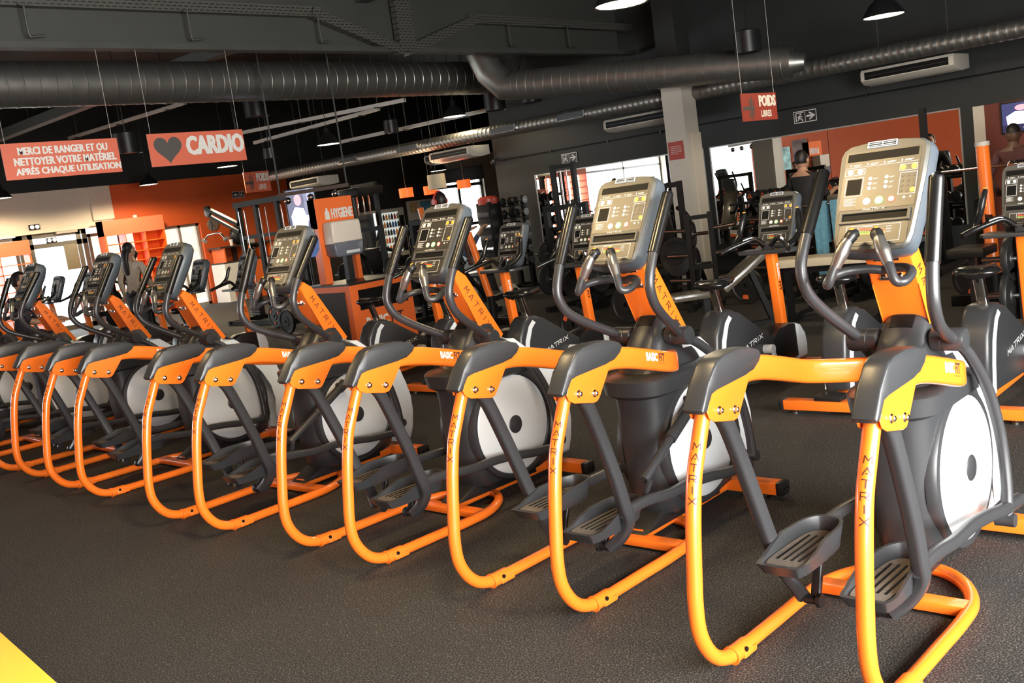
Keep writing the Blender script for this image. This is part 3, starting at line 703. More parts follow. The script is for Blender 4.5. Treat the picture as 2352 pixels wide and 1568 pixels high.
# clock, emergency lamps, smoke box, exit sign on the left wall
t = thing('wall_clock', 'round wall clock on the orange wall beside the office door', 'clock', (13.93, LEFT - .03, 2.03))
bm = B(); lathe(bm, [(.165, .03), (.165, 0), (.15, -.012)], (0, 0, 0), 'y', 28); finish('rim', bm, mat('clock_rim', (.2, .16, .12), .4, noise=.05), t)
bm = B(); rod(bm, (0, -.004, 0), (0, -.009, 0), .148, 28); fc = finish('clock_face', bm, mat('clock_dial', (.42, .36, .28), .5, noise=.05), t)
for a, l in ((-2.2, .09), (2.6, .12)):
    bm = B(); bar(bm, (0, -.012, 0), (l * math.sin(a), -.012, l * math.cos(a)), .008, .004, (0, 1, 0)); finish('clock_hand', bm, BLACK, t, smooth=0)
LAMPW = mat('emergency_lamp', (.9, .85, .7), .3, emit=(1, .93, .75), es=2.5)
for (x, z, lb) in ((9.40, 2.48, 'pair of emergency spotlights on the cream wall above the entrance'), (9.78, 2.14, 'pair of emergency spotlights on the entrance door transom')):
    t = thing('emergency_light', lb, 'lamp', (x, LEFT - .03 + (.13 if z < 2.3 else 0), z))
    bm = B(); box2(bm, (-.12, -.03, -.06), (.12, .03, .06), .01); finish('lamp_housing', bm, BLACK, t)
    for s in (-1, 1):
        bm = B(); rod(bm, (s * .058, -.03, 0), (s * .058, -.045, 0), .042, 14); finish('lens', bm, LAMPW, t)
o = finish('wall_sensor', (lambda b: (box2(b, (-.05, -.04, -.07), (.05, .0, .07), .015), b)[1])(B()), WHITE, loc=(11.85, LEFT - .001, 2.43)); tag(o, 'small white sensor on the orange wall above the lockers', 'sensor')

SIGNB = mat('sign_black', (.015, .015, .014), .4, noise=.05)
def exit_sign(label, loc, rz, w=.36, h=.17, left=False):
    """plate in the local xz plane, facing -y"""
    t = thing('exit_sign', label, 'sign', loc, rz, 'escape route signs')
    bm = B(); box2(bm, (-w / 2, -.012, -h / 2), (w / 2, .0, h / 2)); finish('plate', bm, SIGNB, t, smooth=0)
    bm = B(); g = lambda x, z: V(x * w - w / 2, -.0135, z * h - h / 2)
    def q(pts): bm.faces.new([bm.verts.new(g(*p)) for p in pts])
    e = .025
    for r in ((0, 0, 1, .06), (0, .94, 1, 1), (0, .06, e, .94), (1 - e, .06, 1, .94), (.49, .06, .51, .94)): q([(r[0], r[1]), (r[2], r[1]), (r[2], r[3]), (r[0], r[3])])
    o = 0 if left else .5
    f = (lambda x: 1 - x) if left else (lambda x: x)
    q([(f(.56), .42), (f(.56), .58), (f(.80), .58), (f(.80), .42)]); q([(f(.70), .84), (f(.94), .5), (f(.84), .5), (f(.66), .76)]); q([(f(.84), .5), (f(.94), .5), (f(.70), .16), (f(.66), .24)])
    # running figure through a doorway
    k = (lambda x: x + .5) if left else (lambda x: x)
    q([(k(.08), .12), (k(.12), .12), (k(.12), .88), (k(.08), .88)]); q([(k(.08), .82), (k(.44), .82), (k(.44), .88), (k(.08), .88)])
    q([(k(.27), .66), (k(.33), .66), (k(.33), .78), (k(.27), .78)]); q([(k(.22), .62), (k(.30), .62), (k(.27), .38), (k(.19), .40)]); q([(k(.27), .42), (k(.36), .34), (k(.33), .28), (k(.22), .36)]); q([(k(.33), .34), (k(.37), .34), (k(.40), .14), (k(.35), .14)])
    q([(k(.20), .40), (k(.26), .38), (k(.20), .22), (k(.14), .18)]); q([(k(.29), .60), (k(.38), .50), (k(.36), .45), (k(.28), .53)]); q([(k(.22), .60), (k(.16), .48), (k(.19), .45), (k(.25), .54)])
    finish('pictogram', bm, WHITE, t, smooth=0)
    return t
exit_sign('black escape sign with left arrow on the orange wall', (14.84, LEFT - .002, 2.73), 0, left=True)
exit_sign('black escape sign with right arrow above the left mirror', (FAR - .002, 11.7, 2.19), -math.pi / 2)
exit_sign('black escape sign with right arrow above the right mirror', (FAR - .002, 7.15, 2.215), -math.pi / 2)

# back counter with bag and papers below the clock
t = thing('reception_shelf', 'cluttered dark shelf with orange and white base below the wall clock', 'shelf', (14.35, LEFT - .5, 0))
bm = B(); box2(bm, (-.72, -.2, 1.38), (.9, .45, 1.42)); box2(bm, (-.70, -.2, .98), (.9, .45, 1.02)); box2(bm, (-.03, .38, 1.02), (.9, .45, 1.38)); finish('shelf_board', bm, WBROWN, t)
bm = B(); box2(bm, (-.72, -.25, 0), (-.25, .4, .98)); finish('white_cupboard', bm, WHITE, t)
bm = B(); box2(bm, (-.25, -.22, 0), (.9, .4, .98)); finish('orange_cupboard', bm, LOCKO, t)
for x in (-.62, .1, .8):
    bm = B(); box2(bm, (x - .02, -.2, 1.02), (x + .02, .4, 1.38)); finish('divider', bm, LOCKO, t)
o = finish('backpack', (lambda b: (ball(b, (0, 0, .24), (.22, .14, .25)), tube(b, [(-.12, -.1, .40), (0, -.16, .5), (.12, -.1, .40)], .02, 8), b)[-1])(B()), BLACK, loc=(14.35, LEFT - .42, 1.425)); tag(o, 'dark rounded backpack standing on the reception shelf', 'bag')
for i, (x, w, h, mm, lb, nm) in enumerate(((14.05, .10, .16, WHITE, 'white cup at the left of the dark backpack', 'paper_cup'), (14.62, .24, .20, PILLAR, 'cream paper leaning before the dark backpack', 'paper_notice'), (14.98, .12, .24, mat('jar_brown', (.12, .08, .05), .3, noise=.1), 'brown jar at the right end of the reception shelf', 'storage_jar'))):
    bm = B()
    if nm == 'paper_notice': box2(bm, (-w / 2, -.01, 0), (w / 2, .01, h))
    else: lathe(bm, [(w * .38, 0), (w * .5, h * .9), (w * .48, h), (w * .4, h)], (0, 0, 0), 'z', 14)
    tag(finish(nm, bm, mm, loc=(x, LEFT - .56, 1.421)), lb, nm.split('_')[-1])
for k, x in enumerate((14.72, 14.92)):
    o = finish('file_box', (lambda b: (box2(b, (-.09, -.12, 0), (.09, .12, .26), .01), b)[-1])(B()), PINKO if k == 0 else LOCKO, loc=(x - .1 + .1 * k, LEFT - .45, 1.021))
    tag(o, ('pink file box' if k == 0 else 'orange file box beside the pink one') + ' on the lower reception shelf', 'box', 'file boxes on the reception shelf')

# drinks machine, notice board on the dark part of the wall
t = thing('vending_machine', 'lit vending machine with rows of bottles on the dark wall', 'vending machine', (19.25, LEFT - .45, 0))
bm = B(); box2(bm, (-.52, -.4, 0), (.52, .42, 1.83), .02); finish('cabinet', bm, PILLAR, t)
bm = B(); box2(bm, (-.48, -.415, .55), (.26, -.40, 1.72)); finish('display_window', bm, mat('vending_light', (.6, .62, .58), .3, emit=(.80, .9, .85), es=.6), t)
bm = B(); box2(bm, (.30, -.415, .55), (.48, -.40, 1.6)); finish('payment_panel', bm, BLACK, t)
bm = B(); box2(bm, (-.46, -.43, .12), (.46, -.40, .42)); finish('delivery_flap', bm, BLACK, t)
cols = [mat('bottle_%d' % i, c, .3, noise=.05) for i, c in enumerate(((.7, .25, .04), (.04, .1, .3), (.02, .02, .02), (.5, .05, .03), (.35, .3, .2)))]
rng = random.Random(4)
for r in range(5):
    bm = B(); box2(bm, (-.48, -.49, .60 + r * .225), (.26, -.415, .615 + r * .225)); finish('tray', bm, WHITE, t)
for r in range(5):
    for k in range(7):
        bm = B(); lathe(bm, [(.032, 0), (.034, .02), (.034, .11), (.014, .15), (.014, .17)], (0, 0, 0), 'z', 8)
        o = finish('drink_bottle', bm, cols[rng.randrange(5)], loc=(19.25 - .43 + k * .105, LEFT - .45 - .452, .616 + r * .225))
        tag(o, ['bottle on the bottom tray of the lit vending machine', 'bottle on the second lowest tray of the vending machine', 'bottle on the middle tray of the vending machine', 'bottle on the second highest tray of the vending machine', 'bottle on the top tray of the vending machine'][r], 'bottle', 'bottles on vending tray %s' % ('one', 'two', 'three', 'four', 'five')[r])
t = thing('notice_board', 'cream notice board with a blue poster on the dark wall', 'board', (21.15, LEFT - .02, 1.68))
bm = B(); box2(bm, (-.52, -.02, -.30), (.52, .019, .30)); finish('board', bm, WCREAM, t)
bm = B(); box2(bm, (.02, -.026, -.25), (.42, -.02, .25)); finish('blue_poster', bm, mat('poster_blue', (.12, .35, .48), .5, noise=.3, nscale=6), t)
bm = B(); box2(bm, (-.42, -.026, -.05), (-.10, -.02, .25)); finish('yellow_poster', bm, mat('poster_yellow', (.6, .38, .14), .5, noise=.3, nscale=9), t)

# things behind and beyond the camera that the mirrors and panels pick up: posters on the rear and left walls
pane_frame('window_5', 20.2, 23.8, .1, 2.75, .08, (), (), y=0)
w4 = bpy.data.objects['window_5']; w4.rotation_euler = (0, 0, math.pi / 2); w4.location = (REAR - .1, 0, 0); w4.name = 'window_4'
for k, (y, z, w, h, c, lb) in enumerate(((19.25, 1.75, .70, .85, (.55, .55, .5), 'pale portrait poster on the orange rear wall'), (18.95, 1.7, .70, .85, (.45, .7, .65), 'green landscape poster on the orange rear wall'), (18.2, 1.85, .6, .95, (.2, .12, .1), 'dark poster on the orange rear wall'))):
    t = thing('wall_poster', lb, 'poster', (REAR + .012, y, z), 0)
    bm = B(); box2(bm, (-.011, -w / 2, -h / 2), (.011, w / 2, h / 2)); finish('sheet', bm, mat('poster_sheet_%d' % k, c, .5, noise=.5, nscale=4), t)
lockers('locker_shelf', 'orange locker shelf against the shop windows, seen in the left mirror', -.9, 1.3, 2.45, 4, fas=.3)
# ---------------------------------------------------------------- upright exercise bikes
BP0 = V(1.21, 0, 1.135); BUP = V(.36, 0, .933); BN = V(-.933, 0, .36)
def bface(y, v, n=0.0): return BP0 + V(0, y, 0) + BUP * v + BN * n
def build_bike():
    R = thing('exercise_bike', 'x', 'exercise bike', (0, 0, 0), 0, 'orange upright exercise bikes')
    # feet and floor rail
    for x, w, nm in ((0, .30, 'rear_foot'), (1.28, .24, 'front_foot')):
        bm = B(); box2(bm, (x - .045, -w, .030), (x + .045, w, .092), .005); f = finish(nm, bm, ORANGE, R, smooth=40)
        for s in (1, -1):
            bm = B(); box2(bm, (x - .05, w * s, .026), (x + .05, (w + .035) * s, .096), .014); finish('end_cap', bm, BLACK, f, smooth=40)
            bm = B(); lathe(bm, [(.02, 0), (.02, .012), (.008, .016), (.008, .034)], (x, (w - .06) * s, 0), 'z', 12); finish('levelling_foot', bm, CHROME, f, smooth=40)
    bm = B(); bar(bm, (.02, 0, .075), (1.26, 0, .13), .075, .05, (0, 0, 1), .008); finish('base_rail', bm, ORANGE, R, smooth=40)
    bm = B(); box2(bm, (-.035, -.09, .09), (.10, .09, .125), .01); finish('rear_bracket', bm, BLACK, R, smooth=40)
    # drive shroud
    pf = [(.13, .13), (.10, .30), (.13, .48), (.20, .595), (.26, .635), (.36, .635), (.43, .60), (.66, .46), (.90, .34), (.95, .24), (.93, .13)]
    bm = B(); prism(bm, pf, 'y', -.085, .085, .028, seg=3); sh = finish('drive_shroud', bm, CHAR, R, smooth=50)
    for s in (1, -1):
        bm = B()
        a = [(.135, .13), (.155, .30), (.185, .44), (.245, .555), (.30, .60)]; b_ = [(.335, .575), (.285, .535), (.235, .43), (.205, .30), (.185, .13)]
        prism(bm, a + b_, 'y', .083 * s, .0885 * s); finish('silver_stripe', bm, SILVER, sh, smooth=0)
        bm = B(); q0 = V(.46, 0, .30)
        stroke_word(bm, 'MATRIX', lambda u, w: V(.42 + u * (1 if s < 0 else -1) + (0 if s < 0 else .26), .0866 * s, .30 + u * .20 * (1 if s < 0 else -1) + (0 if s < 0 else .05) + w), .032, .045, .012, .006); finish('lettering', bm, WHITE, sh, smooth=0)
        bm = B(); rod(bm, (.74, .085 * s, .27), (.74, .155 * s, .27), .035, 16); ang = 1.9 if s > 0 else -1.24
        e = V(.74 + .17 * math.cos(ang), .15 * s, .27 + .17 * math.sin(ang))
        bar(bm, V(.74, .145 * s, .27), e, .045, .020, (0, 1, 0), .008); cr_ = finish('crank_arm', bm, SILVER, R, smooth=40)
        bm = B(); box2(bm, e + V(-.055, .01 * s, -.014), e + V(.055, .11 * s, .014), .008); tube(bm, [e + V(-.02, .02 * s, 0), e + V(.0, .03 * s, .06), e + V(.03, .08 * s, .06), e + V(.05, .10 * s, 0)], .008, 6, 4); finish('pedal', bm, BLACK, cr_, smooth=40)
    # front housing with silver cheek, head post
    bm = B(); prism(bm, [(.86, .12), (.86, .33), (.95, .385), (1.10, .40), (1.20, .385), (1.22, .12)], 'y', -.10, .10, .025, seg=2); hs = finish('front_housing', bm, BLACK, R, smooth=50)
    bm = B(); prism(bm, [(1.20, .10), (1.20, .385), (1.27, .36), (1.33, .29), (1.35, .20), (1.34, .10)], 'y', -.105, .105, .025, seg=3); finish('flywheel_cover', bm, SILVER, hs, smooth=50)
    bm = B(); sweep(bm, [(1.16, 0, .36), (1.105, 0, .97)], rrect(.075, .078, .014), (1, 0, 0)); ps = finish('head_post', bm, ORANGE, R, smooth=40)
    bm = B()
    def pm(a, b):
        z = .86 - a; x = 1.16 - (z - .36) * .09
        return V(x - .017 + b, -.0405, z)
    letters(bm, 'BASIC', pm, .125, .030, .03); finish('lettering', bm, WHITE, ps, smooth=0)
    bm = B(); letters(bm, 'FIT', lambda a, b: pm(a + .14, b), .075, .030, .02); finish('lettering', bm, NAVY, ps, smooth=0)
    # seat post and saddle
    bm = B(); sweep(bm, [(.335, 0, .60), (.275, 0, .80)], rrect(.062, .044, .012), (1, 0, 0)); sp_ = finish('seat_post', bm, CHROME, R, smooth=40)
    bm = B(); bar(bm, (.352 - .030, -.0, .615), (.29 - .030, 0, .79), .014, .012, (1, 0, 0)); finish('height_slot', bm, VOID, sp_, smooth=0)
    bm = B()
    rings = []
    for x, w, z, th in ((-.13, .045, .835, .02), (-.12, .10, .845, .05), (-.06, .135, .855, .07), (.02, .125, .850, .07), (.09, .075, .845, .06), (.16, .045, .845, .05), (.215, .032, .843, .04), (.23, .012, .838, .02)):
        rings.append([V(.30 + x, w * math.cos(t), z - th * .35 + th * .65 * math.sin(t) * (1 if math.sin(t) > 0 else .55) - .015 * math.sin(t) ** 2 * (1 if abs(math.cos(t)) < .4 else 0)) for t in [2 * math.pi * k / 16 for k in range(16)]])
    loft(bm, rings); finish('saddle', bm, RUBBER, R, smooth=60)
    # handlebar: humped cross bar with uprights
    bm = B()
    hb = [(.86, .285, .985), (.93, .24, 1.01), (1.02, .15, 1.045), (1.06, .09, 1.055), (1.075, .03, 1.01), (1.08, 0, .995)]
    tube(bm, hb + [(p[0], -p[1], p[2]) for p in hb[-2::-1]], .019, 12, 6)
    hbo = finish('handlebar', bm, RUBBER, R, smooth=50)
    for s in (1, -1):
        bm = B(); tube(bm, [(.93, .235 * s, 1.01), (1.02, .25 * s, 1.04), (1.10, .25 * s, 1.10), (1.14, .235 * s, 1.20), (1.165, .225 * s, 1.25)], .019, 12, 6, rad=[1, 1, 1.15, 1.1, .8]); finish('upright_grip', bm, RUBBER, hbo, smooth=50)
        bm = B(); disc(bm, (1.158, .226 * s, 1.262), (-.2, 0, 1), .013, .004, 10); finish('grip_button', bm, AMBER, hbo, smooth=0)
        bm = B(); tube(bm, [(1.0, .165 * s, 1.058), (1.045, .115 * s, 1.072), (1.065, .075 * s, 1.055)], .0135, 10, 4); finish('pulse_sensor', bm, CHROME, hbo, smooth=50)
    bm = B(); prism(bm, [(.98, .20), (.98, -.20), (1.02, -.235), (1.18, -.235), (1.18, .235), (1.02, .235)], 'z', .945, .972, .008); box2(bm, (1.06, -.03, .96), (1.12, .03, 1.02), .005)
    finish('accessory_tray', bm, CHAR, R, smooth=40)
    build_console(R, bface, BN, BLUEGREY, .09)
    return R
BK = [(2.12, 0), (2.98, .5), (3.92, -.5), (5.80, .4), (6.76, -.3), (7.80, 1), (11.55, -1), (12.72, .5), (13.8, -.5), (16.25, .6), (17.55, -.6)]
BLAB = ['exercise bike cut by the right edge of the photo, silver crank in view', 'exercise bike directly behind the nearest elliptical, saddle under its handle', 'exercise bike with full console in view right of the pale pillar',
        'exercise bike just left of the second elliptical console', 'exercise bike in front of the exit door, console by the dumbbell rack', 'exercise bike in front of the hygiene stand, saddle over its logo',
        'exercise bike in front of the black cable tower, left of the fourth elliptical', 'exercise bike with console beside the office door, behind the fifth elliptical', 'exercise bike behind the handles of the fifth elliptical',
        'exercise bike against the glare, right of the entrance doors', 'exercise bike against the glare of the entrance doors, farthest of the row']
bk = build_bike()
for i, (y, a) in enumerate(BK):
    o = bk if i == 0 else copy_tree(bk)
    o.location = (5.79, y, 0); o.rotation_euler = (0, 0, math.radians(a)); o['label'] = BLAB[i]
# ---------------------------------------------------------------- roof steel, ducts, lamps, air units, signs
STEEL = mat('dark_roof_steel', (.040, .041, .035), .55, noise=.15, nscale=3)
SOFF = mat('dark_soffit', (.034, .035, .030), .6, noise=.1, nscale=1.5)
PERF = bpy.data.materials.new('perforated_steel'); PERF.use_nodes = True
pn = PERF.node_tree; pb = pn.nodes['Principled BSDF']; pb.inputs['Roughness'].default_value = .5
bt = pn.nodes.new('ShaderNodeTexBrick'); bt.inputs['Scale'].default_value = 1; bt.offset = .5
bt.inputs['Color1'].default_value = (.008, .008, .007, 1); bt.inputs['Color2'].default_value = (.008, .008, .007, 1); bt.inputs['Mortar'].default_value = (.06, .058, .048, 1)
bt.inputs['Mortar Size'].default_value = .012; bt.inputs['Brick Width'].default_value = .07; bt.inputs['Row Height'].default_value = .035
pt = pn.nodes.new('ShaderNodeTexCoord'); sx = pn.nodes.new('ShaderNodeSeparateXYZ'); cx_ = pn.nodes.new('ShaderNodeCombineXYZ')
pn.links.new(pt.outputs['Object'], sx.inputs[0]); pn.links.new(sx.outputs['X'], cx_.inputs['X']); pn.links.new(sx.outputs['Z'], cx_.inputs['Y']); pn.links.new(cx_.outputs[0], bt.inputs['Vector']); pn.links.new(bt.outputs['Color'], pb.inputs['Base Color'])
# truss along the room with a closed soffit between its chords
bm = B(); box2(bm, (-6, 10.06, 3.66), (13.6, 10.16, 4.9)); so = struct('trim_3', bm, SOFF)
t = thing('roof_truss', 'perforated dark steel truss across the top of the hall', 'truss', (8.9, 10.0, 3.63))
def rel(p): return V(*p) - V(8.9, 10.0, 3.63)
bm = B(); bar(bm, rel((-6, 10, 4.08)), rel((7.7, 10, 4.11)), .10, .12); bar(bm, rel((10.2, 10, 4.11)), rel((13.9, 10, 4.08)), .10, .12); finish('upper_chord', bm, PERF, t)
bm = B(); bar(bm, rel((-6, 10, 3.68)), rel((13.9, 10, 3.68)), .12, .06); finish('lower_chord', bm, STEEL, t)
for a, b in (((7.55, 9.98, 4.10), (8.9, 9.98, 3.66)), ((10.35, 9.98, 4.12), (8.95, 9.98, 3.66))):
    bm = B(); bar(bm, rel(a), rel(b), .11, .12); finish('diagonal', bm, PERF, t)
bm = B(); box2(bm, rel((8.82, 9.9, 3.66)), rel((9.08, 10.0, 5.55))); finish('post', bm, PERF, t)
for x in (4.2, 5.9, 7.6, 10.9, 12.2):
    o = finish('pipe_hanger', (lambda b: (tube(b, [(0, 0, 0), (0, 0, -.28), (.05, 0, -.30), (.16, 0, -.29)], .012, 6, 3), box2(b, (-.05, -.02, -.02), (.05, .02, .0)), b)[-1])(B()), STEEL, loc=(x, 9.92, 4.05))
    tag(o, 'dark hook-shaped pipe hanger on the roof truss', 'hanger', 'pipe hangers along the truss')
# purlins and cable trays running away from the camera (along y)
TRAY = mat('galvanised_tray', (.50, .47, .42), .45, metal=.2, rnoise=.08)
for i, (x, z, w, mm, nm, lb) in enumerate(((8.4, 4.35, .10, STEEL, 'purlin', 'dark purlin crossing behind the large duct'),)):
    o = finish(nm, (lambda b: (box2(b, (-w, -11, -.09), (w, 13.5, .09)), b)[-1])(B()), mm, loc=(x, 10.4, z)); tag(o, lb, 'beam')
for i, (p0, p1, X, w) in enumerate((((150, 322), (425, 238), 10.6, .035), ((-20, 318), (170, 248), 9.6, .03), ((500, 318), (930, 232), 11.6, .025), ((585, 330), (870, 252), 12.2, .03), ((775, 330), (1120, 255), 13.2, .03))):
    a, c = at(*p0, 0, X), at(*p1, 0, X)
    o = finish('cable_tray', (lambda b: (bar(b, (0, 0, 0), c - a, w * 2, .03), bar(b, V(-w, 0, .02), c - a + V(-w, 0, .02), .01, .06), bar(b, V(w, 0, .02), c - a + V(w, 0, .02), .01, .06), b)[-1])(B()), TRAY, loc=a, smooth=0)
    tag(o, ['pale cable tray behind the wipe-down reminder sign', 'pale cable tray at the left edge below the large duct', 'thin cable tray above the cardio sign and lamps', 'thin cable tray just below the purlins, above the slim duct', 'thin cable tray nearest the slim duct'][i], 'cable tray')
    for k in (.12, .5, .88):
        q = (c - a) * k
        bm = B(); rod(bm, q, V(q.x, q.y, CEIL - a.z), .012, 6); box(bm, q + V(0, 0, -.02), (.16, .05, .015)); finish('hanger', bm, STEEL, o)

# spiral ducts
DUCT = bpy.data.materials.new('spiral_duct_steel'); DUCT.use_nodes = True
dn = DUCT.node_tree; db = dn.nodes['Principled BSDF']; db.inputs['Metallic'].default_value = .85; db.inputs['Base Color'].default_value = (.27, .265, .24, 1)
ns = dn.nodes.new('ShaderNodeTexNoise'); ns.inputs['Scale'].default_value = 9; dc = dn.nodes.new('ShaderNodeTexCoord'); mr_ = dn.nodes.new('ShaderNodeMapRange'); mr_.inputs['To Min'].default_value = .3; mr_.inputs['To Max'].default_value = .5
dn.links.new(dc.outputs['Object'], ns.inputs['Vector']); dn.links.new(ns.outputs['Fac'], mr_.inputs['Value']); dn.links.new(mr_.outputs[0], db.inputs['Roughness'])
def duct_body(bm, L, r, step):
    """straight spiral duct along +x from 0 to L with raised seams"""
    prof = []; x = 0
    while x < L - 1e-6:
        prof += [(r, x), (r, x + step * .86), (r * 1.022, x + step * .90), (r * 1.022, x + step * .96)]; x += step
    prof.append((r, L)); lathe(bm, prof, (0, 0, 0), 'x', 32)
t = thing('spiral_duct', 'large galvanised spiral duct crossing the upper left', 'duct', (-6, 12.5, 3.74))
bm = B(); duct_body(bm, 18.9, .27, .19); finish('duct_run', bm, DUCT, t, smooth=35)
bm = B(); tube(bm, [(18.85, 0, 0), (19.2, 0, 0), (19.46, 0, .12), (19.62, 0, .4), (19.62, 0, 1.8)], .272, 24, 1); finish('elbow', bm, DUCT, t, smooth=25)
# a branch drops in from above, runs askew towards the far wall and meets the slim duct
A_, C_ = V(11.35, 10.62, at(1290, 168, 0, 11.35).z), V(12.72, 6.45, 2.86)
t = thing('spiral_duct', 'dark branch duct bending down left of the pale pillar', 'duct', A_)
dd = C_ - A_; ln = dd.length; rzb = math.atan2(dd.y, dd.x); u_ = V(math.cos(rzb), math.sin(rzb), 0)
bm = B(); tube(bm, [-u_ * .30 + V(0, 0, .62), -u_ * .17 + V(0, 0, .26), u_ * .06 + V(0, 0, .02), u_ * .24], .222, 28, 1); finish('elbow', bm, DUCT, t, smooth=20)
bm = B(); tube(bm, [-u_ * .29 + V(0, 0, .58), -u_ * .32 + V(0, 0, .75), -u_ * .32 + V(0, 0, CEIL - .02 - A_.z)], .215, 24, 1); finish('riser', bm, DUCT, t, smooth=35)
bm = B(); duct_body(bm, ln - .45, .215, .14); o = finish('duct_run', bm, DUCT, t, smooth=35); o.location = u_ * .2; o.rotation_euler = (0, math.atan2(-dd.z, V(dd.x, dd.y, 0).length), rzb)
bm = B(); sweep(bm, [dd * ((ln - .27) / ln), dd * ((ln - .1) / ln), dd * ((ln + .02) / ln)], circ(.216, 28), scale=[1, .62, .5]); finish('reducer', bm, DUCT, t, smooth=30)
t = thing('spiral_duct', 'slim bright spiral duct along the far wall with grilles', 'duct', (12.98, -3.9, 2.70))
bm = B(); duct_body(bm, 24.2, .115, .10); o = finish('duct_run', bm, DUCT, t, smooth=35); o.rotation_euler = (0, -.0065, math.pi / 2)
for u in (1310, 1155, 935, 800):
    p = at(u, {1310: 268, 1155: 297, 935: 346, 800: 371}[u], 0, 12.86)
    bm = B(); box2(bm, (-.105, p.y + 3.9 - .28, -.035), (-.14, p.y + 3.9 + .28, .055)); g = finish('grille', bm, BLACK, t); g.location.z = (p.y + 3.9) * .0065
    bm = B(); box2(bm, (-.105, p.y + 3.9 - .31, -.05), (-.135, p.y + 3.9 + .31, -.035)); box2(bm, (-.105, p.y + 3.9 - .31, -.05), (-.135, p.y + 3.9 - .28, .06)); finish('grille_frame', bm, CHROME, g)

# pendants
LAMPIN = mat('lamp_reflector', (.9, .85, .7), .5, emit=(1.0, .86, .55), es=16.0)
def pendant(label, loc, r=.225, power=120, group='black bell pendant lamps', tint=(1.0, .80, .52)):
    t = thing('pendant_lamp', label, 'lamp', loc, 0, group)
    bm = B(); lathe(bm, [(.03, .30), (.05, .29), (.06, .20), (.10, .16), (r * .62, .13), (r * .97, .012), (r, 0), (r * .96, .0), (r * .6, .115), (.08, .14), (.0, .145)], (0, 0, 0), 'z', 28); finish('lamp_shade', bm, BLACK, t, smooth=50)
    bm = B(); lathe(bm, [(0, .02), (r * .90, .012), (r * .90, .006), (0, .004)], (0, 0, 0), 'z', 28); finish('glowing_diffuser', bm, LAMPIN, t, smooth=50)
    bm = B(); rod(bm, (0, 0, .29), (0, 0, CEIL - loc[2]), .006, 6); finish('cord', bm, BLACK, t)
    l = bpy.data.lights.new('pendant_glow', 'SPOT'); l.energy = power; l.color = tint; l.spot_size = math.radians(172); l.spot_blend = .25; l.shadow_soft_size = .12
    lo = bpy.data.objects.new('pendant_glow', l); COL.objects.link(lo); lo.parent = t; lo.location = (0, 0, -.03)
    return t
for lb, p in (('large pendant lamp cut by the top edge, nearest in view', (6.88, 5.01, 3.03)), ('lit pendant lamp at the upper right, left of the duct', (10.96, 4.60, 2.98)), ('pendant lamp above the slim duct, left of the pillar', (12.77, 13.2, 3.19)),
              ('pendant lamp between the cardio sign and the slim duct', (11.55, 15.35, 3.06)), ('pendant lamp glowing just under the cardio sign', (11.42, 18.7, 3.07)), ('pendant lamp in front of the orange wall left of the weights sign', (11.38, 22.07, 3.07)),
              ('pendant lamp over the orange shades by the exit', (17.1, 18.5, 2.54)), ('pendant lamp cut by the left edge, above the cream wall', (8.2, 22.3, 3.08)),
              ('pendant lamp over the elliptical nearest the camera', (2.62, 2.30, 2.95)), ('pendant lamp over the second elliptical from the right', (2.75, 4.15, 2.95)), ('pendant lamp over the fourth elliptical from the right', (2.45, 8.15, 2.95))):
    pendant(lb, p, power=400 if p[1] > 18.6 and p[0] < 12 else (145 if p[1] < 6 else 80) if p[0] < 3 else 55 if p[0] == 12.77 else 320 if p[0] > 17 else 120, tint=(1.0, .69, .32) if p[0] < 3 else (1.0, .80, .52))
def can_lamp(label, u, v, dist, r=.22, h=.34):
    p = atd(u, v, dist)
    t = thing('cylinder_lamp', label, 'lamp', p, 0, 'unlit black cylinder lamps')
    bm = B(); lathe(bm, [(r * .9, -h / 2 + .02), (r, -h / 2), (r, h / 2), (r * .3, h / 2 + .03), (.0, h / 2 + .03)], (0, 0, 0), 'z', 24); finish('lamp_body', bm, BLACK, t, smooth=40)
    bm = B(); rod(bm, (0, 0, h / 2), (0, 0, max(.3, CEIL - p.z)), .008, 6); finish('stem', bm, BLACK, t)
for q in (('black cylinder lamp under the truss junction', 1081, 92, 14.9), ('black cylinder lamp below the large duct, above the cardio sign', 588, 247, 19.6), ('black cylinder lamp between the two hanging signs', 292, 330, 18.5), ('black cylinder lamp left of the drop duct', 1219, 216, 16.5, .16, .26),
          ('black cylinder lamp below the end of the large duct', 1136, 234, 17.5, .18, .28), ('black cylinder lamp midway above the slim duct', 898, 291, 20, .14, .24), ('black cylinder lamp at the upper right of the pillar', 1717, 97, 13.6, .17, .26), ('black cylinder lamp behind the cardio sign', 620, 352, 21, .14, .2)): can_lamp(*q)

# ceiling-hung air units facing the hall
UNITW = mat('air_unit_cream', (.50, .47, .40), .45, noise=.03)
def air_unit(label, y0, y1, z=2.54, x=13.2):
    t = thing('air_unit', label, 'air conditioner', (x, (y0 + y1) / 2, z), 0, 'cream air units below the slim duct')
    w = abs(y1 - y0) / 2
    bm = B(); prism(bm, [(0, .06), (.03, .10), (.55, .10), (.55, -.08), (.30, -.11), (.08, -.09), (0, -.04)], 'y', -w, w, .012, seg=2); bd = finish('casing', bm, UNITW, t, smooth=45)
    bm = B(); box2(bm, (-.008, -w + .06, -.03), (.03, w - .06, .065)); finish('outlet_slot', bm, VOID, bd)
    bm = B(); box2(bm, (-.012, -w + .07, .012), (.0, w - .07, .018)); finish('louvre', bm, CHAR, bd)
    for s in (-1, 1):
        bm = B(); rod(bm, (.3, s * (w - .15), .09), (.3, s * (w - .15), CEIL - z), .007, 6); finish('threaded_rod', bm, STEEL, t)
air_unit('cream air unit hanging at the upper right', 4.72, 5.92)
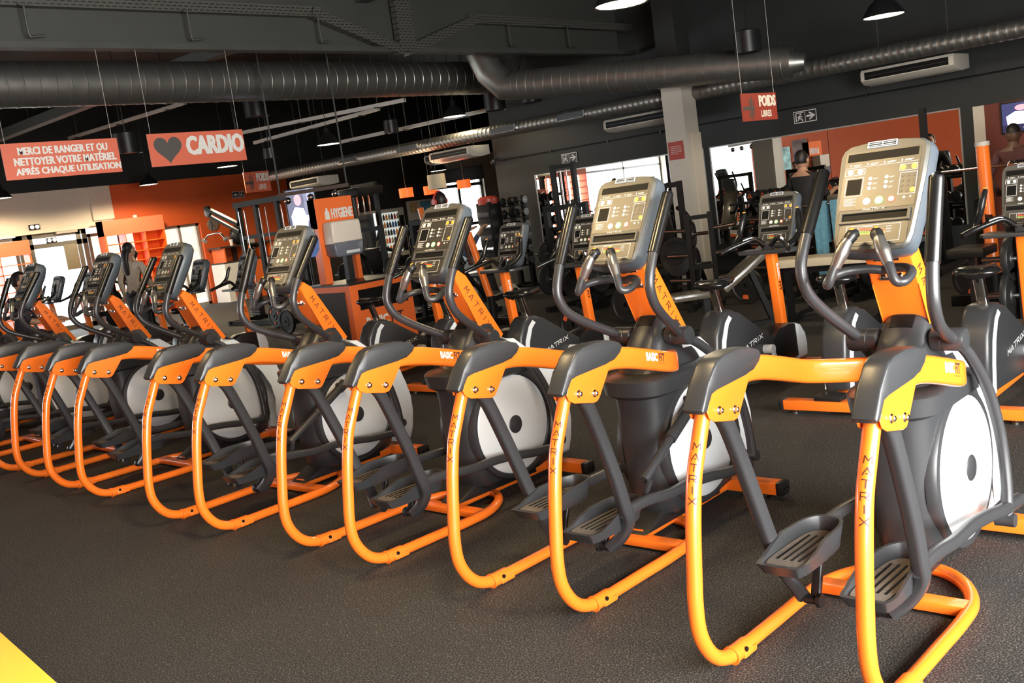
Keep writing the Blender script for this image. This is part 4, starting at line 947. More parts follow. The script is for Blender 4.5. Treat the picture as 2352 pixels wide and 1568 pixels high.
air_unit('cream air unit partly hidden by the pale pillar', 8.95, 10.25, 2.55)
air_unit('cream air unit above the exit door', 13.4, 14.5, 2.58)
air_unit('cream air unit beside the orange wall', 18.1, 19.2, 2.57)
air_unit('farthest cream air unit, above the black rig', 15.6, 16.2, 2.66, 14.6)
# conduit and cameras on the far wall
o = finish('conduit', (lambda b: (tube(b, [(0, -17, 0), (0, 0, 0)], .012, 6, 1), b)[-1])(B()), BLACK, loc=(FAR - .015, CORNER - .1, 2.36)); tag(o, 'thin black conduit running along the dark far wall', 'pipe')
for k, y in enumerate((13.3, 12.1, 10.8, 9.7, 7.6, 6.2)):
    bm = B(); box2(bm, (-.02, y - CORNER + .1 - .015, -.02), (.012, y - CORNER + .1 + .015, .02)); finish('clip', bm, BLACK, o)
o = finish('wall_camera', (lambda b: (rod(b, (0, 0, 0), (-.10, 0, 0), .015, 8), ball(b, (-.14, 0, -.05), .06, 8), b)[-1])(B()), CHAR, loc=(FAR, 13.45, 2.40)); tag(o, 'small dome camera at the corner of the dark wall', 'camera')

# hanging signs (plates across x, facing the camera side)
SIGNR = mat('sign_red', (.56, .12, .062), .5, noise=.03, nscale=4)
SIGNTX = mat('sign_lettering', (.62, .60, .55), .5, noise=.03)
SIGNG = mat('sign_dark_grey', (.07, .062, .055), .5, noise=.05)
def sign(name, label, x0, x1, z0, z1, y, wires=True, top=None, m=SIGNR):
    t = thing(name, label, 'sign', ((x0 + x1) / 2, y, z0))
    w = (x1 - x0) / 2; h = z1 - z0
    bm = B(); box2(bm, (-w, -.006, 0), (w, .006, h)); finish('panel', bm, m, t, smooth=0)
    if wires:
        for s in (-.92, .92):
            bm = B(); rod(bm, (s * w, 0, h), (s * w, 0, (top or CEIL) - z0), .0022, 5); finish('wire', bm, TRAY, t)
    return t, w, h
t, w, h = sign('hanging_sign', 'red hanging sign asking members to tidy and wipe equipment', 3.76, 4.90, 2.43, 2.77, 10.0, top=3.65)
bm = B()
for k, (s, x0, x1) in enumerate((('MERCI DE RANGER ET OU', .13, .90), ('NETTOYER VOTRE MATÉRIEL', .085, .965), ('APRÈS CHAQUE UTILISATION', .085, .995))):
    hh = .074 if k == 0 else .094
    letters(bm, s, lambda a, b: V(-w + x0 * 2 * w + a, -.0075, h - .115 - k * .100 + b), (x1 - x0) * 2 * w, hh, .02, fat=.003)
finish('lettering', bm, SIGNTX, t, smooth=0)
t, w, h = sign('hanging_sign', 'red hanging cardio sign with a dark heart', 5.23, 6.37, 2.45, 2.79, 10.0, top=3.65)
bm = B()
hp = []
for k in range(40):
    a = 2 * math.pi * k / 40; hp.append((.010 * 16 * math.sin(a) ** 3, .0098 * (13 * math.cos(a) - 5 * math.cos(2 * a) - 2 * math.cos(3 * a) - math.cos(4 * a))))
bm.faces.new([bm.verts.new(V(-w + .215 + x, -.0075, h * .5 + .012 + z)) for x, z in hp]); finish('heart', bm, SIGNG, t, smooth=0)
bm = B(); letters(bm, 'CARDIO', lambda a, b: V(-w + .43 + a, -.0075, .095 + b), .70, .205, .03, fat=.008); finish('lettering', bm, SIGNTX, t, smooth=0)
def poids(label, u0, u1, v, y, h, m=SIGNR, top=None):
    a, c = at(u0, v, 1, y), at(u1, v, 1, y); z = (a.z + c.z) / 2
    t, w, hh = sign('hanging_sign', label, a.x, c.x, z - h / 2, z + h / 2, y, m=m, top=top)
    bm = B(); letters(bm, 'POIDS', lambda p, q: V(-.02 * w + p, -.0075, h * .50 + q), w * .96, h * .42, .03, fat=.006); letters(bm, 'LIBRES', lambda p, q: V(.05 * w + p, -.0075, h * .12 + q), w * .60, h * .25, .035); finish('lettering', bm, SIGNTX, t, smooth=0)
    bm = B()
    for q in ((-.95, -.30, .40, .52),): bm.faces.new([bm.verts.new(V(x * w, -.0075, z_ * h)) for x, z_ in ((q[0], q[2]), (q[1], q[2]), (q[1], q[3]), (q[0], q[3]))])
    for q in ((-.60, -.52, .12, .80), (-.48, -.42, .05, .88), (-.38, -.32, .18, .74)): bm.faces.new([bm.verts.new(V(x * w, -.008, z_ * h)) for x, z_ in ((q[0], q[2]), (q[1], q[2]), (q[1], q[3]), (q[0], q[3]))])
    finish('barbell_icon', bm, SIGNG, t, smooth=0)
poids('red free-weights sign hanging at the right in front of the dark wall', 1703, 1783, 245, 6.0, .31, mat('sign_red_dimmed', (.26, .035, .022), .5, noise=.03))  # same sign red, painted darker for the dim light on this one
poids('lit red free-weights sign hanging before the orange wall', 561, 620, 417, 18.5, .42)

# orange lamp shades and boxes near the exit
SHADE = mat('orange_lampshade', (.9, .18, .03), .5, emit=(1.0, .16, .02), es=.55)
for lb, u0, u1, v0, v1, d in (('left orange lampshade hanging before the dark recess', 917, 949, 432, 453, 19.5), ('middle orange lampshade hanging before the dark recess', 973, 1003, 427, 446, 20), ('right orange lampshade hanging before the exit door', 1050, 1081, 413, 432, 20)):
    p = atd((u0 + u1) / 2, (v0 + v1) / 2, d); r = (u1 - u0) / 2 / FPX * d; hgt = (v1 - v0) / FPX * d
    t = thing('lampshade', lb, 'lamp', p, 0, 'orange drum lampshades in the recess')
    bm = B(); lathe(bm, [(r, -hgt / 2), (r, hgt / 2), (r * .96, hgt / 2), (r * .96, -hgt / 2)], (0, 0, 0), 'z', 24); finish('drum', bm, SHADE, t, smooth=40)
    l = bpy.data.lights.new('bulb', 'POINT'); l.energy = 45; l.color = (1.0, .75, .48); l.shadow_soft_size = .05; lo = bpy.data.objects.new('bulb', l); COL.objects.link(lo); lo.parent = t; lo.location = (0, 0, -.05)
    bm = B(); rod(bm, (0, 0, 0), (0, 0, CEIL - p.z), .006, 6); finish('cord', bm, BLACK, t)
p = atd(1065, 400, 22.5)
o = finish('display_box', (lambda b: (box2(b, (-.02, -.44, -.15), (.02, .44, .15), .01), b)[-1])(B()), VOID, loc=p); o.rotation_euler = (0, 0, .785); tag(o, 'black hanging panel above the exit door', 'panel')
bm = B(); 
for s in (-.3, .3): rod(bm, (0, s, .15), (0, s, CEIL - p.z), .004, 5)
finish('wires', bm, BLACK, o)
p = atd(1003, 417, 18.5)
t = thing('drum_lampshade', 'cream drum lampshade under the pendant by the exit', 'lamp', p)
bm = B(); lathe(bm, [(.17, -.13), (.16, .13), (.15, .13), (.16, -.13)], (0, 0, 0), 'z', 24); finish('drum', bm, mat('cream_shade', (.62, .52, .35), .6, noise=.04), t, smooth=40)
bm = B(); rod(bm, (0, 0, 0), (0, 0, CEIL - p.z), .005, 6); finish('cord', bm, BLACK, t)
# ---------------------------------------------------------------- mirrors, pillar, screens
def mirror(label, y0, y1, z0, z1, splits=()):
    t = thing('wall_mirror', label, 'mirror', (FAR - .012, (y0 + y1) / 2, 0))
    c = (y0 + y1) / 2; ys = [y0, *splits, y1]
    for a, b_ in zip(ys, ys[1:]):
        bm = B(); box2(bm, (-.004, a - c + .004, z0), (.011, b_ - c - .004, z1)); finish('mirror_pane', bm, MIRROR, t, smooth=0)
    bm = B(); box2(bm, (-.012, y0 - c - .015, z1), (.011, y1 - c + .015, z1 + .018)); box2(bm, (-.012, y0 - c - .018, z0), (.011, y0 - c, z1)); box2(bm, (-.012, y1 - c, z0), (.011, y1 - c + .018, z1)); finish('edge_trim', bm, mat('edge_trim', (.45, .44, .42), .35, metal=.5, rnoise=.05), t, smooth=0)
mirror('left wall mirror between the dumbbell rack and the pale pillar', 8.95, 12.56, .45, 1.97, (10.75,))
mirror('right wall mirror showing the orange wall and posters', 4.98, 8.80, .45, 1.97, (6.83,))
bm = B(); box2(bm, (FAR - .03, 4.66, 0), (FAR + .0, 4.80, 1.97)); struct('trim_4', bm, WCREAM)
bm = B(); box2(bm, (FAR - .02, RIGHT, 0), (FAR + .0, 4.66, 1.97)); struct('wall_panel', bm, mat('wall_deep_red', (.16, .032, .018), .55, noise=.05, nscale=2))
# pillar with pinned notice
bm = B(); box2(bm, (12.6, 8.31, 0), (12.95, 8.66, 2.95), .004); struct('pillar', bm, PILLAR).name = 'trim_5'
bm = B(); box2(bm, (12.6, 8.31, 2.95), (12.95, 8.66, CEIL)); struct('trim_6', bm, WBLACK)
bm = B(); box2(bm, (12.72, 8.285, 0), (12.95, 8.31, 2.2)); struct('trim_7', bm, mat('pillar_panel', (.56, .50, .39), .5, noise=.03))
t = thing('notice', 'red notice with white print on the pale pillar', 'sign', (12.597, 8.50, 1.98))
bm = B(); box2(bm, (-.008, -.13, -.13), (.0, .13, .13)); finish('sheet', bm, mat('notice_red', (.34, .045, .03), .5, noise=.03), t, smooth=0)
bm = B()
for k in range(5): box2(bm, (-.010, -.095 + (k == 4) * .06, .055 - k * .026), (-.008, .095, .061 - k * .026))
finish('printed_lines', bm, SIGNTX, t, smooth=0)

def ad_screen(label, loc, rz, w, h, seed, landscape=False):
    t = thing('advert_screen', label, 'screen', loc, rz)
    bm = B(); box2(bm, (-w / 2 - .02, -.03, -h / 2 - .02), (w / 2 + .02, .03, h / 2 + .02), .006); finish('bezel', bm, BLACK, t)
    def em(n, c, s): return mat(n, c, .3, emit=c, es=s, noise=.1)
    parts = [((-.5, -.5, .5, .5), em('screen_deep_blue', (.03, .035, .10), 1.6)), ((-.5, -.5, .5, -.25), em('screen_night', (.02, .02, .06), 1.2)), ((.1, -.1, .5, .5), em('screen_grey_blue', (.10, .11, .2), 1.6)), ((.22, .0, .34, .5), em('screen_slate', (.25, .27, .4), 1.6))]
    for k, (q, mm) in enumerate(parts):
        bm = B(); box2(bm, (q[0] * w, -.031 - k * .0004, q[1] * h), (q[2] * w, -.0305 - k * .0004, q[3] * h)); finish('screen_image', bm, mm, t, smooth=0)
    ww, pk = em('screen_white', (.75, .8, 1.0), 2.0), em('screen_pink', (.8, .3, .35), 1.5)
    bm = B(); prism(bm, [(-.40 * w, -.25 * h), (-.42 * w, .05 * h), (-.25 * w, .20 * h), (.05 * w, .17 * h), (.12 * w, .03 * h), (.45 * w, .07 * h), (.45 * w, .0), (.15 * w, -.06 * h), (.1 * w, -.25 * h)], 'y', -.0335, -.033); finish('screen_image', bm, ww, t, smooth=0)
    bm = B(); prism(bm, [(-.12 * w + .13 * w * math.cos(a), .32 * h + .10 * h * math.sin(a)) for a in [k * .4488 for k in range(14)]], 'y', -.034, -.0335); finish('screen_image', bm, pk, t, smooth=0)
    bm = B()
    for k in range(3): box2(bm, (-.1 * w + k * .14 * w, -.0335, -.40 * h), (-.0 * w + k * .14 * w, -.033, -.37 * h))
    finish('screen_caption', bm, ww, t, smooth=0)
p = at(697, 500, 1, 13.0)
ad_screen('bright portrait advert screen left of the hygiene stand', p, -.55, .42, .86, 1)
bm = B(); rod(bm, (0, .03, -.4), (0, .03, -p.z), .03, 10); box2(bm, (-.25, -.1, -p.z), (.25, .16, -p.z + .03), .01); finish('floor_stand', bm, BLACK, bpy.data.objects['advert_screen'])
ad_screen('bright screen on the red wall cut by the right edge', (FAR - .05, 4.12, 1.76), -math.pi / 2, .62, .36, 2)

# ---------------------------------------------------------------- hygiene stand with towel dispenser
p = at(800.7, 655, 2, .88)
hx, hy = p.x, p.y
t = thing('hygiene_stand', 'orange hygiene stand with a tall frame and black panels', 'stand', (hx, hy, 0))
HO = mat('stand_orange', (.78, .15, .03), .4, noise=.03, nscale=3)
bm = B(); box2(bm, (0, 0, 0), (.95, .9, .87)); finish('counter_base', bm, HO, t)
bm = B(); box2(bm, (-.01, -.01, .87), (.96, .91, .895)); finish('counter_top', bm, BLACK, t)
bm = B(); box2(bm, (-.012, .10, .10), (.0, .84, .80)); finish('side_panel', bm, WBROWN, t)
bm = B(); box2(bm, (.12, -.012, .56), (.86, .0, .80)); finish('open_recess', bm, VOID, t)
bm = B()
letters(bm, 'BASIC', lambda a, b: V(.18 + a, -.003, .34 + b), .34, .12, .045); finish('lettering', bm, WHITE, t, smooth=0)
bm = B(); letters(bm, 'FIT', lambda a, b: V(.56 + a, -.003, .34 + b), .2, .12, .02); finish('lettering', bm, NAVY, t, smooth=0)
ty = .62
xl, xm, xr, xb = [at(u, v, 1, hy + ty).x - hx for u, v in ((722, 475), (739, 480), (807, 462), (834, 640))]
tz = at(770, 452, 1, hy + ty).z
bm = B(); box2(bm, (xl, ty, .895), (xm, ty + .14, tz)); finish('upright', bm, HO, t)
bm = B(); box2(bm, (xr - .07, ty, .895), (xr, ty + .14, tz)); finish('upright', bm, HO, t)
bm = B(); box2(bm, (xr - .19, ty + .03, .895), (xr - .10, ty + .11, 1.55)); finish('inner_post', bm, BLACK, t)
bm = B(); box2(bm, (xl, ty - .004, tz - .36), (xr, ty + .14, tz)); hp_ = finish('header', bm, HO, t)
hw = xr - xm
bm = B(); letters(bm, 'HYGIENE', lambda a, b: V(xm + .27 * hw + a, ty - .006, tz - .26 + b), hw * .70, .125, .03, fat=.003)
bx, bz = xm + .06 * hw, tz - .265
prism(bm, [(bx, bz), (bx + .07, bz), (bx + .07, bz + .09), (bx + .05, bz + .11), (bx + .05, bz + .14), (bx + .02, bz + .14), (bx + .02, bz + .11), (bx, bz + .09)], 'y', ty - .0065, ty - .005); finish('lettering', bm, SIGNTX, hp_, smooth=0)
# towel dispenser hung on the stand
dc_ = at(787, 540, 1, hy + ty - .1)
t = thing('towel_dispenser', 'white and grey paper dispenser on the hygiene stand', 'dispenser', (dc_.x, hy + ty - .005, dc_.z - .205))
bm = B(); prism(bm, [(-.23, .12), (-.22, .36), (-.20, .385), (.20, .385), (.22, .36), (.225, .12)], 'y', -.20, .0, .025, seg=3); finish('cover', bm, mat('dispenser_white', (.62, .56, .47), .35, noise=.03), t, smooth=45)
bm = B(); prism(bm, [(-.225, .125), (.22, .125), (.21, -.02), (.17, -.05), (-.18, -.05), (-.215, -.02)], 'y', -.20, .0, .025, seg=3); lw = finish('smoked_window', bm, mat('dispenser_grey', (.13, .14, .17), .22, noise=.03), t, smooth=45)
bm = B(); box2(bm, (-.06, -.205, -.02), (.15, -.198, .015), .004); finish('label_strip', bm, SILVER, lw)
o = finish('cleaning_cloth', (lambda b: (loft(b, [[V(x * k, y * k, z) for x, y in ((-.05, -.03), (.05, -.02), (.06, .03), (-.04, .04))] for z, k in ((0, .5), (.04, 1), (.10, 1.1), (.16, .7), (.19, .2))]), b)[-1])(B()), mat('cloth_blue', (.03, .06, .16), .7, noise=.3, nscale=30)); 
q = at(717, 590, 1, 5.33); o.location = (q.x, q.y, q.z); tag(o, 'dark blue cloth hung on the handle of the fourth elliptical', 'cloth')

# ---------------------------------------------------------------- strength equipment
IRON = mat('black_machine_paint', (.008, .008, .008), .5, spec=.2,  rnoise=.05, nscale=9)
PAD = mat('black_vinyl', (.02, .019, .018), .35, rnoise=.05, nscale=30)
TANPAD = mat('sheen_vinyl', (.10, .088, .068), .28, coat=.4, rnoise=.05, nscale=20)
PLATE = mat('iron_plate', (.013, .013, .013), .45, noise=.2, nscale=30)
EMB = mat('emblem_orange', (.75, .13, .03), .45, noise=.05)
def plate_part(parent, c, axis, r=.22, w=.05, emblem=False):
    c = Vector(c); bm = B(); h = w / 2
    lathe(bm, [(.028, -h), (r * .35, -h), (r * .38, -h * .6), (r * .78, -h * .6), (r * .84, -h), (r * .98, -h), (r, -h * .7), (r, h * .7), (r * .98, h), (r * .84, h), (r * .78, h * .6), (r * .38, h * .6), (r * .35, h), (.028, h)], c, axis, 28, cap=False)
    return finish('weight_plate', bm, PLATE, parent, smooth=35)
def loose_plate(label, loc, axis, r=.22, w=.05, emblem=True, side=-1):
    t = thing('weight_plate', label, 'weight plate', loc, 0, None)
    h = w / 2; bm = B()
    lathe(bm, [(.028, -h), (r * .35, -h), (r * .38, -h * .6), (r * .78, -h * .6), (r * .84, -h), (r * .98, -h), (r, -h * .7), (r, h * .7), (r * .98, h), (r * .84, h), (r * .78, h * .6), (r * .38, h * .6), (r * .35, h), (.028, h)], (0, 0, 0), axis, 30, cap=False)
    finish('disc', bm, PLATE, t, smooth=35)
    if emblem:
        for a0 in (.4, 2.5, 4.6):
            bm = B(); e = side * (h + .001); e2 = side * (h * .55)
            def mk(rr, a, d): return {'x': V(d, rr * math.cos(a), rr * math.sin(a)), 'y': V(rr * math.cos(a), d, rr * math.sin(a))}[axis]
            rg = [[mk(rr, a0 + k * .16, d) for k in range(4)] + [mk(rr * .70, a0 + k * .16, d) for k in range(3, -1, -1)] for rr, d in ((r * .74, e2), (r * .74, e))]
            loft(bm, rg); finish('emblem', bm, EMB, t, smooth=0)
    return t
def weight_rig(name, label, loc, rz, h=2.1, w=1.0, d=1.3, horns=True, pad='tilt', seatz=.45, tan=False, cables=0, cat='weight machine'):
    t = thing(name, label, cat, loc, rz)
    for sx_ in (-1, 1):
        bm = B(); bar(bm, (-d / 2, sx_ * w / 2, .04), (d / 2, sx_ * w / 2, .04), .07, .07); finish('base_rail', bm, IRON, t)
        bm = B(); bar(bm, (d * .3, sx_ * w / 2, .07), (d * .3, sx_ * w / 2, h), .07, .07, (1, 0, 0)); finish('upright', bm, IRON, t)
        bm = B(); bar(bm, (-d * .42, sx_ * w / 2, .07), (d * .3, sx_ * w / 2, h * .62), .05, .05, (0, 1, 0)); finish('brace', bm, IRON, t)
    for zz in (h - .04, h * .5):
        bm = B(); bar(bm, (d * .3, -w / 2, zz), (d * .3, w / 2, zz), .065, .065); finish('cross_member', bm, IRON, t)
    bm = B(); bar(bm, (-d * .35, 0, .05), (d * .3, 0, .05), .08, .08); bar(bm, (-d * .15, 0, .08), (-d * .15, 0, seatz - .05), .07, .07, (1, 0, 0)); finish('seat_frame', bm, IRON, t)
    bm = B(); box(bm, (-d * .15, 0, seatz), (.42, .34, .08), .03); finish('seat_pad', bm, TANPAD if tan else PAD, t, smooth=45)
    if pad:
        M = Matrix.Rotation(math.radians(-25 if pad == 'tilt' else -60), 3, 'Y')
        bm = B(); box(bm, (d * .04, 0, seatz + .38), (.08, .32, .72), .03, M=Matrix.Rotation(math.radians(22), 3, 'Y')); finish('back_pad', bm, TANPAD if tan else PAD, t, smooth=45)
        bm = B(); bar(bm, (d * .08, 0, seatz + .3), (d * .3, 0, h * .5), .05); finish('back_strut', bm, IRON, t)
    if horns:
        for sx_ in (-1, 1):
            for k, z in enumerate((h * .30, h * .55)):
                bm = B(); rod(bm, (d * .3, sx_ * w / 2, z), (d * .3, sx_ * (w / 2 + .30), z), .024, 12); hn = finish('plate_horn', bm, CHROME, t, smooth=40)
                if k == 0: plate_part(t, (d * .3, sx_ * (w / 2 + .10), z), 'y', .22)
                if k == 1: plate_part(t, (d * .3, sx_ * (w / 2 + .09), z), 'y', .17)
        for sx_ in (-1, 1):
            bm = B(); tube(bm, [(d * .28, sx_ * w * .42, h * .78), (0, sx_ * w * .45, h * .70), (-d * .25, sx_ * w * .42, h * .52), (-d * .32, sx_ * w * .3, h * .50)], .028, 10, 5); finish('lever_arm', bm, IRON, t, smooth=45)
    for k in range(cables):
        y = -w * .28 + k * w * .56 / max(1, cables - 1)
        bm = B(); rod(bm, (d * .22, y, .2), (d * .22, y, h - .1), .014, 8); finish('guide_rod', bm, CHROME, t)
        if k < cables - 1:
            bm = B()
            for j in range(9): box2(bm, (d * .22 - .05, y + .03, .16 + j * .055), (d * .22 + .05, y + w * .56 / max(1, cables - 1) - .03, .21 + j * .055), .004)
            finish('weight_stack', bm, PLATE, t)
    return t

# cable station left of the stand (tall, with a lat bar on its boom)
q = at(640, 640, 0, 10.4)
t = thing('cable_station', 'black cable tower with a long boom and lat bar', 'weight machine', (10.4, q.y, 0))
hz = at(600, 462, 0, 10.4).z
for dy in (-.95, -.35, .35, .95):
    bm = B(); bar(bm, (0, dy, 0), (0, dy, hz), .10, .08, (1, 0, 0)); finish('upright', bm, IRON, t)
for dy in (-.7, 0, .7):
    for e in (-.10, .10):
        bm = B(); rod(bm, (-.10, dy + e, .15), (-.10, dy + e, hz - .12), .011, 8); finish('guide_rod', bm, CHROME, t)
    bm = B()
    for j in range(12): box2(bm, (-.16, dy - .14, .12 + j * .05), (-.04, dy + .14, .165 + j * .05), .004)
    finish('weight_stack', bm, PLATE, t)
bm = B(); bar(bm, (0, -1.02, hz), (0, 1.02, hz), .14, .10); bar(bm, (0, -1.02, hz * .72), (0, 1.02, hz * .72), .07, .07); finish('cross_beam', bm, IRON, t)
bm = B(); bar(bm, (-.55, -1.0, .05), (-.55, 1.0, .05), .07); 
for dy in (-.95, .95): bar(bm, (.3, dy, .05), (-.6, dy, .05), .08)
finish('base_frame', bm, IRON, t)
bm = B(); bar(bm, (-.05, .95, hz - .35), (-.15, 1.85, hz + .05), .09, .06); bar(bm, (-.05, .95, hz - .50), (-.15, 1.83, hz - .08), .05, .05)
finish('boom', bm, IRON, t)
bm = B(); lathe(bm, [(.10, -.025), (.11, -.02), (.085, 0), (.11, .02), (.10, .025)], (-.15, 1.80, hz - .02), 'x', 20); finish('pulley_wheel', bm, BLACK, t, smooth=40)
LAT = thing('lat_bar', 'bent chrome lat bar hanging from the black boom', 'bar', (10.25, q.y + 1.76, hz - .5))
bm = B(); rod(bm, (0, 0, .38), (0, 0, .04), .005, 6); rod(bm, (0, 0, .28), (0, 0, .12), .02, 8); finish('cable_link', bm, BLACK, LAT)
bm = B(); tube(bm, [(0, .34, -.06), (0, .2, .02), (0, 0, .04), (0, -.25, .04), (0, -.40, -.06)], .016, 10, 4); finish('bar', bm, CHROME, LAT, smooth=45)
for s in (.36, -.45):
    bm = B(); rod(bm, (0, s - .05, -.09 if s > 0 else -.07), (0, s + .05, -.05 if s > 0 else -.10), .035, 12); finish('grip', bm, PILLAR, LAT, smooth=40)
# black functional tower right of the stand
q = at(838, 600, 0, 11.6)
t = weight_rig('cable_tower', 'shiny black cable tower directly right of the hygiene stand', (11.6, q.y, 0), 0, h=at(838, 418, 0, 11.6).z, w=.62, d=.8, horns=False, pad=None, cables=3)
bm = B(); box2(bm, (.12, -.30, .6), (.17, .30, 1.7)); finish('shroud_panel', bm, mat('gloss_black_panel', (.02, .022, .024), .08, coat=.5, rnoise=.02), t)
bm = B(); box2(bm, (-.2, -.36, 2.05), (.4, .36, 2.2), .02); finish('top_box', bm, IRON, t)
# beam above the stand with small spot lamps
a, c = atd(640, 449, 14.5), atd(800, 424, 14.0)
RG = thing('spot_rig', 'grey beam with small spots spanning above the hygiene stand', 'beam', a)
bm = B(); bar(bm, (0, 0, 0), c - a, .06, .05); finish('beam', bm, ALU, RG)
for k in (.02, .98):
    bm = B(); e = (c - a) * k; rod(bm, e, V(e.x, e.y, CEIL - a.z), .012, 6); finish('hanger', bm, STEEL, RG)
for k in (.12, .45, .8):
    bm = B(); e = (c - a) * k + V(0, 0, -.09); ball(bm, e, .05, 6); finish('spot', bm, CHROME, RG, smooth=60)

# plate-loaded machines and benches between the bikes and the mirrors
weight_rig('leg_press', 'black plate-loaded machine beside the pale pillar with chrome horns', (11.2, 7.9, 0), math.radians(200), h=1.55, w=.75, d=1.3, tan=False)
for k, (u, v, X, lb) in enumerate(((1690, 560, 9.7, 'weight plate with orange emblem left of the pale pillar'), )): pass
for u, v, X, r, lb, emb in ((1555, 590, 10.3, .24, 'dark weight plate beside the chrome horns at the pillar', False), (1548, 622, 10.2, .16, 'weight plate with orange marks under the chrome horns', True), (1715, 655, 10.6, .22, 'weight plate with orange marks behind the tan bench', True), (1308, 640, 10.0, .26, 'large dark plate behind the left handle of the second elliptical', False), (1325, 655, 9.7, .24, 'large dark plate in front of another by the bike post', False),
                          (1440, 700, 9.8, .22, 'dark plate low beside the orange neck of the second elliptical', False), (660, 738, 8.6, .2, 'weight plate low behind the fourth elliptical', False), (633, 725, 8.4, .2, 'weight plate with an orange hub behind the fourth elliptical handles', True), (1320, 745, 9.0, .2, 'weight plate with orange marks on the floor behind the bike post', True), (2235, 640, 9.4, .2, 'weight plate with orange hub behind the right bike saddle', True)):
    p = at(u, v, 0, X)
    if p.z < r + .35: p = at(u, v, 2, r)
    loose_plate(lb, p, 'x', r, .05, emb)
def tree(label, loc, rz=0, h=1.15):
    t = thing('plate_tree', label, 'rack', loc, rz)
    for s in (-1, 1):
        bm = B(); bar(bm, (0, s * .14, .04), (0, s * .14, h), .06, .06, (1, 0, 0)); finish('upright', bm, IRON, t)
        bm = B(); bar(bm, (-.3, s * .14, .03), (.3, s * .14, .03), .06); finish('foot', bm, IRON, t)
    for z in (.35, .65, .95):
        for s in (-1, 1):
            bm = B(); rod(bm, (0, s * .14, z), (0, s * .42, z + .02), .024, 12); finish('plate_horn', bm, CHROME, t, smooth=40)
    for zz in (h - .05, .5):
        bm = B(); bar(bm, (0, -.14, zz), (0, .14, zz), .05); finish('cross_member', bm, IRON, t)
    return t
tree('plate tree with chrome horns at the foot of the pale pillar', (10.3, 6.75, 0), .4)
tree('plate tree with chrome horns behind the bike right of the pillar', (11.1, 6.1, 0), .2)
def bench(label, loc, rz, tilt=38, m=TANPAD, length=1.0):
    t = thing('weight_bench', label, 'bench', loc, rz)
    bm = B(); bar(bm, (-.6, 0, .08), (.6, 0, .08), .07); bar(bm, (-.6, -.25, .04), (-.6, .25, .04), .06); bar(bm, (.6, -.25, .04), (.6, .25, .04), .06); bar(bm, (.1, 0, .1), (.1, 0, .42), .06, .06, (1, 0, 0)); finish('frame', bm, IRON, t)
    bm = B(); a = math.radians(tilt)
    box(bm, (-.05 - .5 * length * math.cos(a), 0, .47 + .5 * length * math.sin(a)), (length, .30, .07), .025, M=Matrix.Rotation(a, 3, 'Y')); finish('back_pad', bm, m, t, smooth=45)
    bm = B(); box(bm, (.25, 0, .46), (.42, .32, .07), .025); finish('seat_pad', bm, m, t, smooth=45)
    bm = B(); bar(bm, (-.55, 0, .1), (-.05 - .6 * length * math.cos(a), 0, .44 + .6 * length * math.sin(a)), .05); finish('prop', bm, IRON, t)
p = at(1640, 690, 2, .45)
bench('tilted tan bench beyond the bike saddle by the pillar', (p.x + .5, p.y + .3, 0), math.radians(140), 34, length=.62)
def flat_bench(label, loc, rz, top, m):
    t = thing('weight_bench', label, 'bench', loc, rz)
    bm = B()
    for s in (-.45, .45): bar(bm, (s, -.22, .04), (s, .22, .04), .06); bar(bm, (s, 0, .06), (s, 0, top - .06), .06, .06, (1, 0, 0))
    bar(bm, (-.45, 0, top - .08), (.45, 0, top - .08), .06); finish('frame', bm, IRON, t)
    bm = B(); box(bm, (0, 0, top), (1.2, .34, .09), .03); finish('pad', bm, m, t, smooth=45)
fb_ = at(1908, 595, 0, 9.2)
flat_bench('flat bench with sunlit cream pad behind the nearest elliptical', (fb_.x, fb_.y, 0), math.pi / 2 + .1, fb_.z, mat('cream_vinyl', (.55, .47, .33), .35, noise=.04))
# squat rack with loaded barbell at the right
t = thing('squat_rack', 'dark squat rack in front of the right mirror end', 'rack', (11.6, 4.1, 0), 0)
for y in (-.62, .62):
    for x in (-.4, .5):
        bm = B(); bar(bm, (x, y, 0), (x, y, 2.0 if x > 0 else 1.3), .07, .07, (1, 0, 0)); finish('upright', bm, IRON, t)
    bm = B(); bar(bm, (-.5, y, .04), (.6, y, .04), .08); bar(bm, (-.4, y, 1.26), (.5, y, 1.26), .06); finish('side_rail', bm, IRON, t)
    bm = B(); box2(bm, (-.52, y - .03, 1.20), (-.42, y + .03, 1.3), .01); finish('bar_hook', bm, CHROME, t)
p = at(2200, 392, 0, 11.1)
t = thing('barbell', 'chrome barbell resting on the dark squat rack', 'barbell', (11.1, 4.15, p.z))
bm = B(); rod(bm, (0, -1.0, 0), (0, 1.0, 0), .015, 12); finish('shaft', bm, CHROME, t)
for s in (-1, 1):
    bm = B(); rod(bm, (0, s * .68, 0), (0, s * 1.05, 0), .026, 12); rod(bm, (0, s * .67, 0), (0, s * .70, 0), .04, 12); finish('sleeve', bm, CHROME, t)
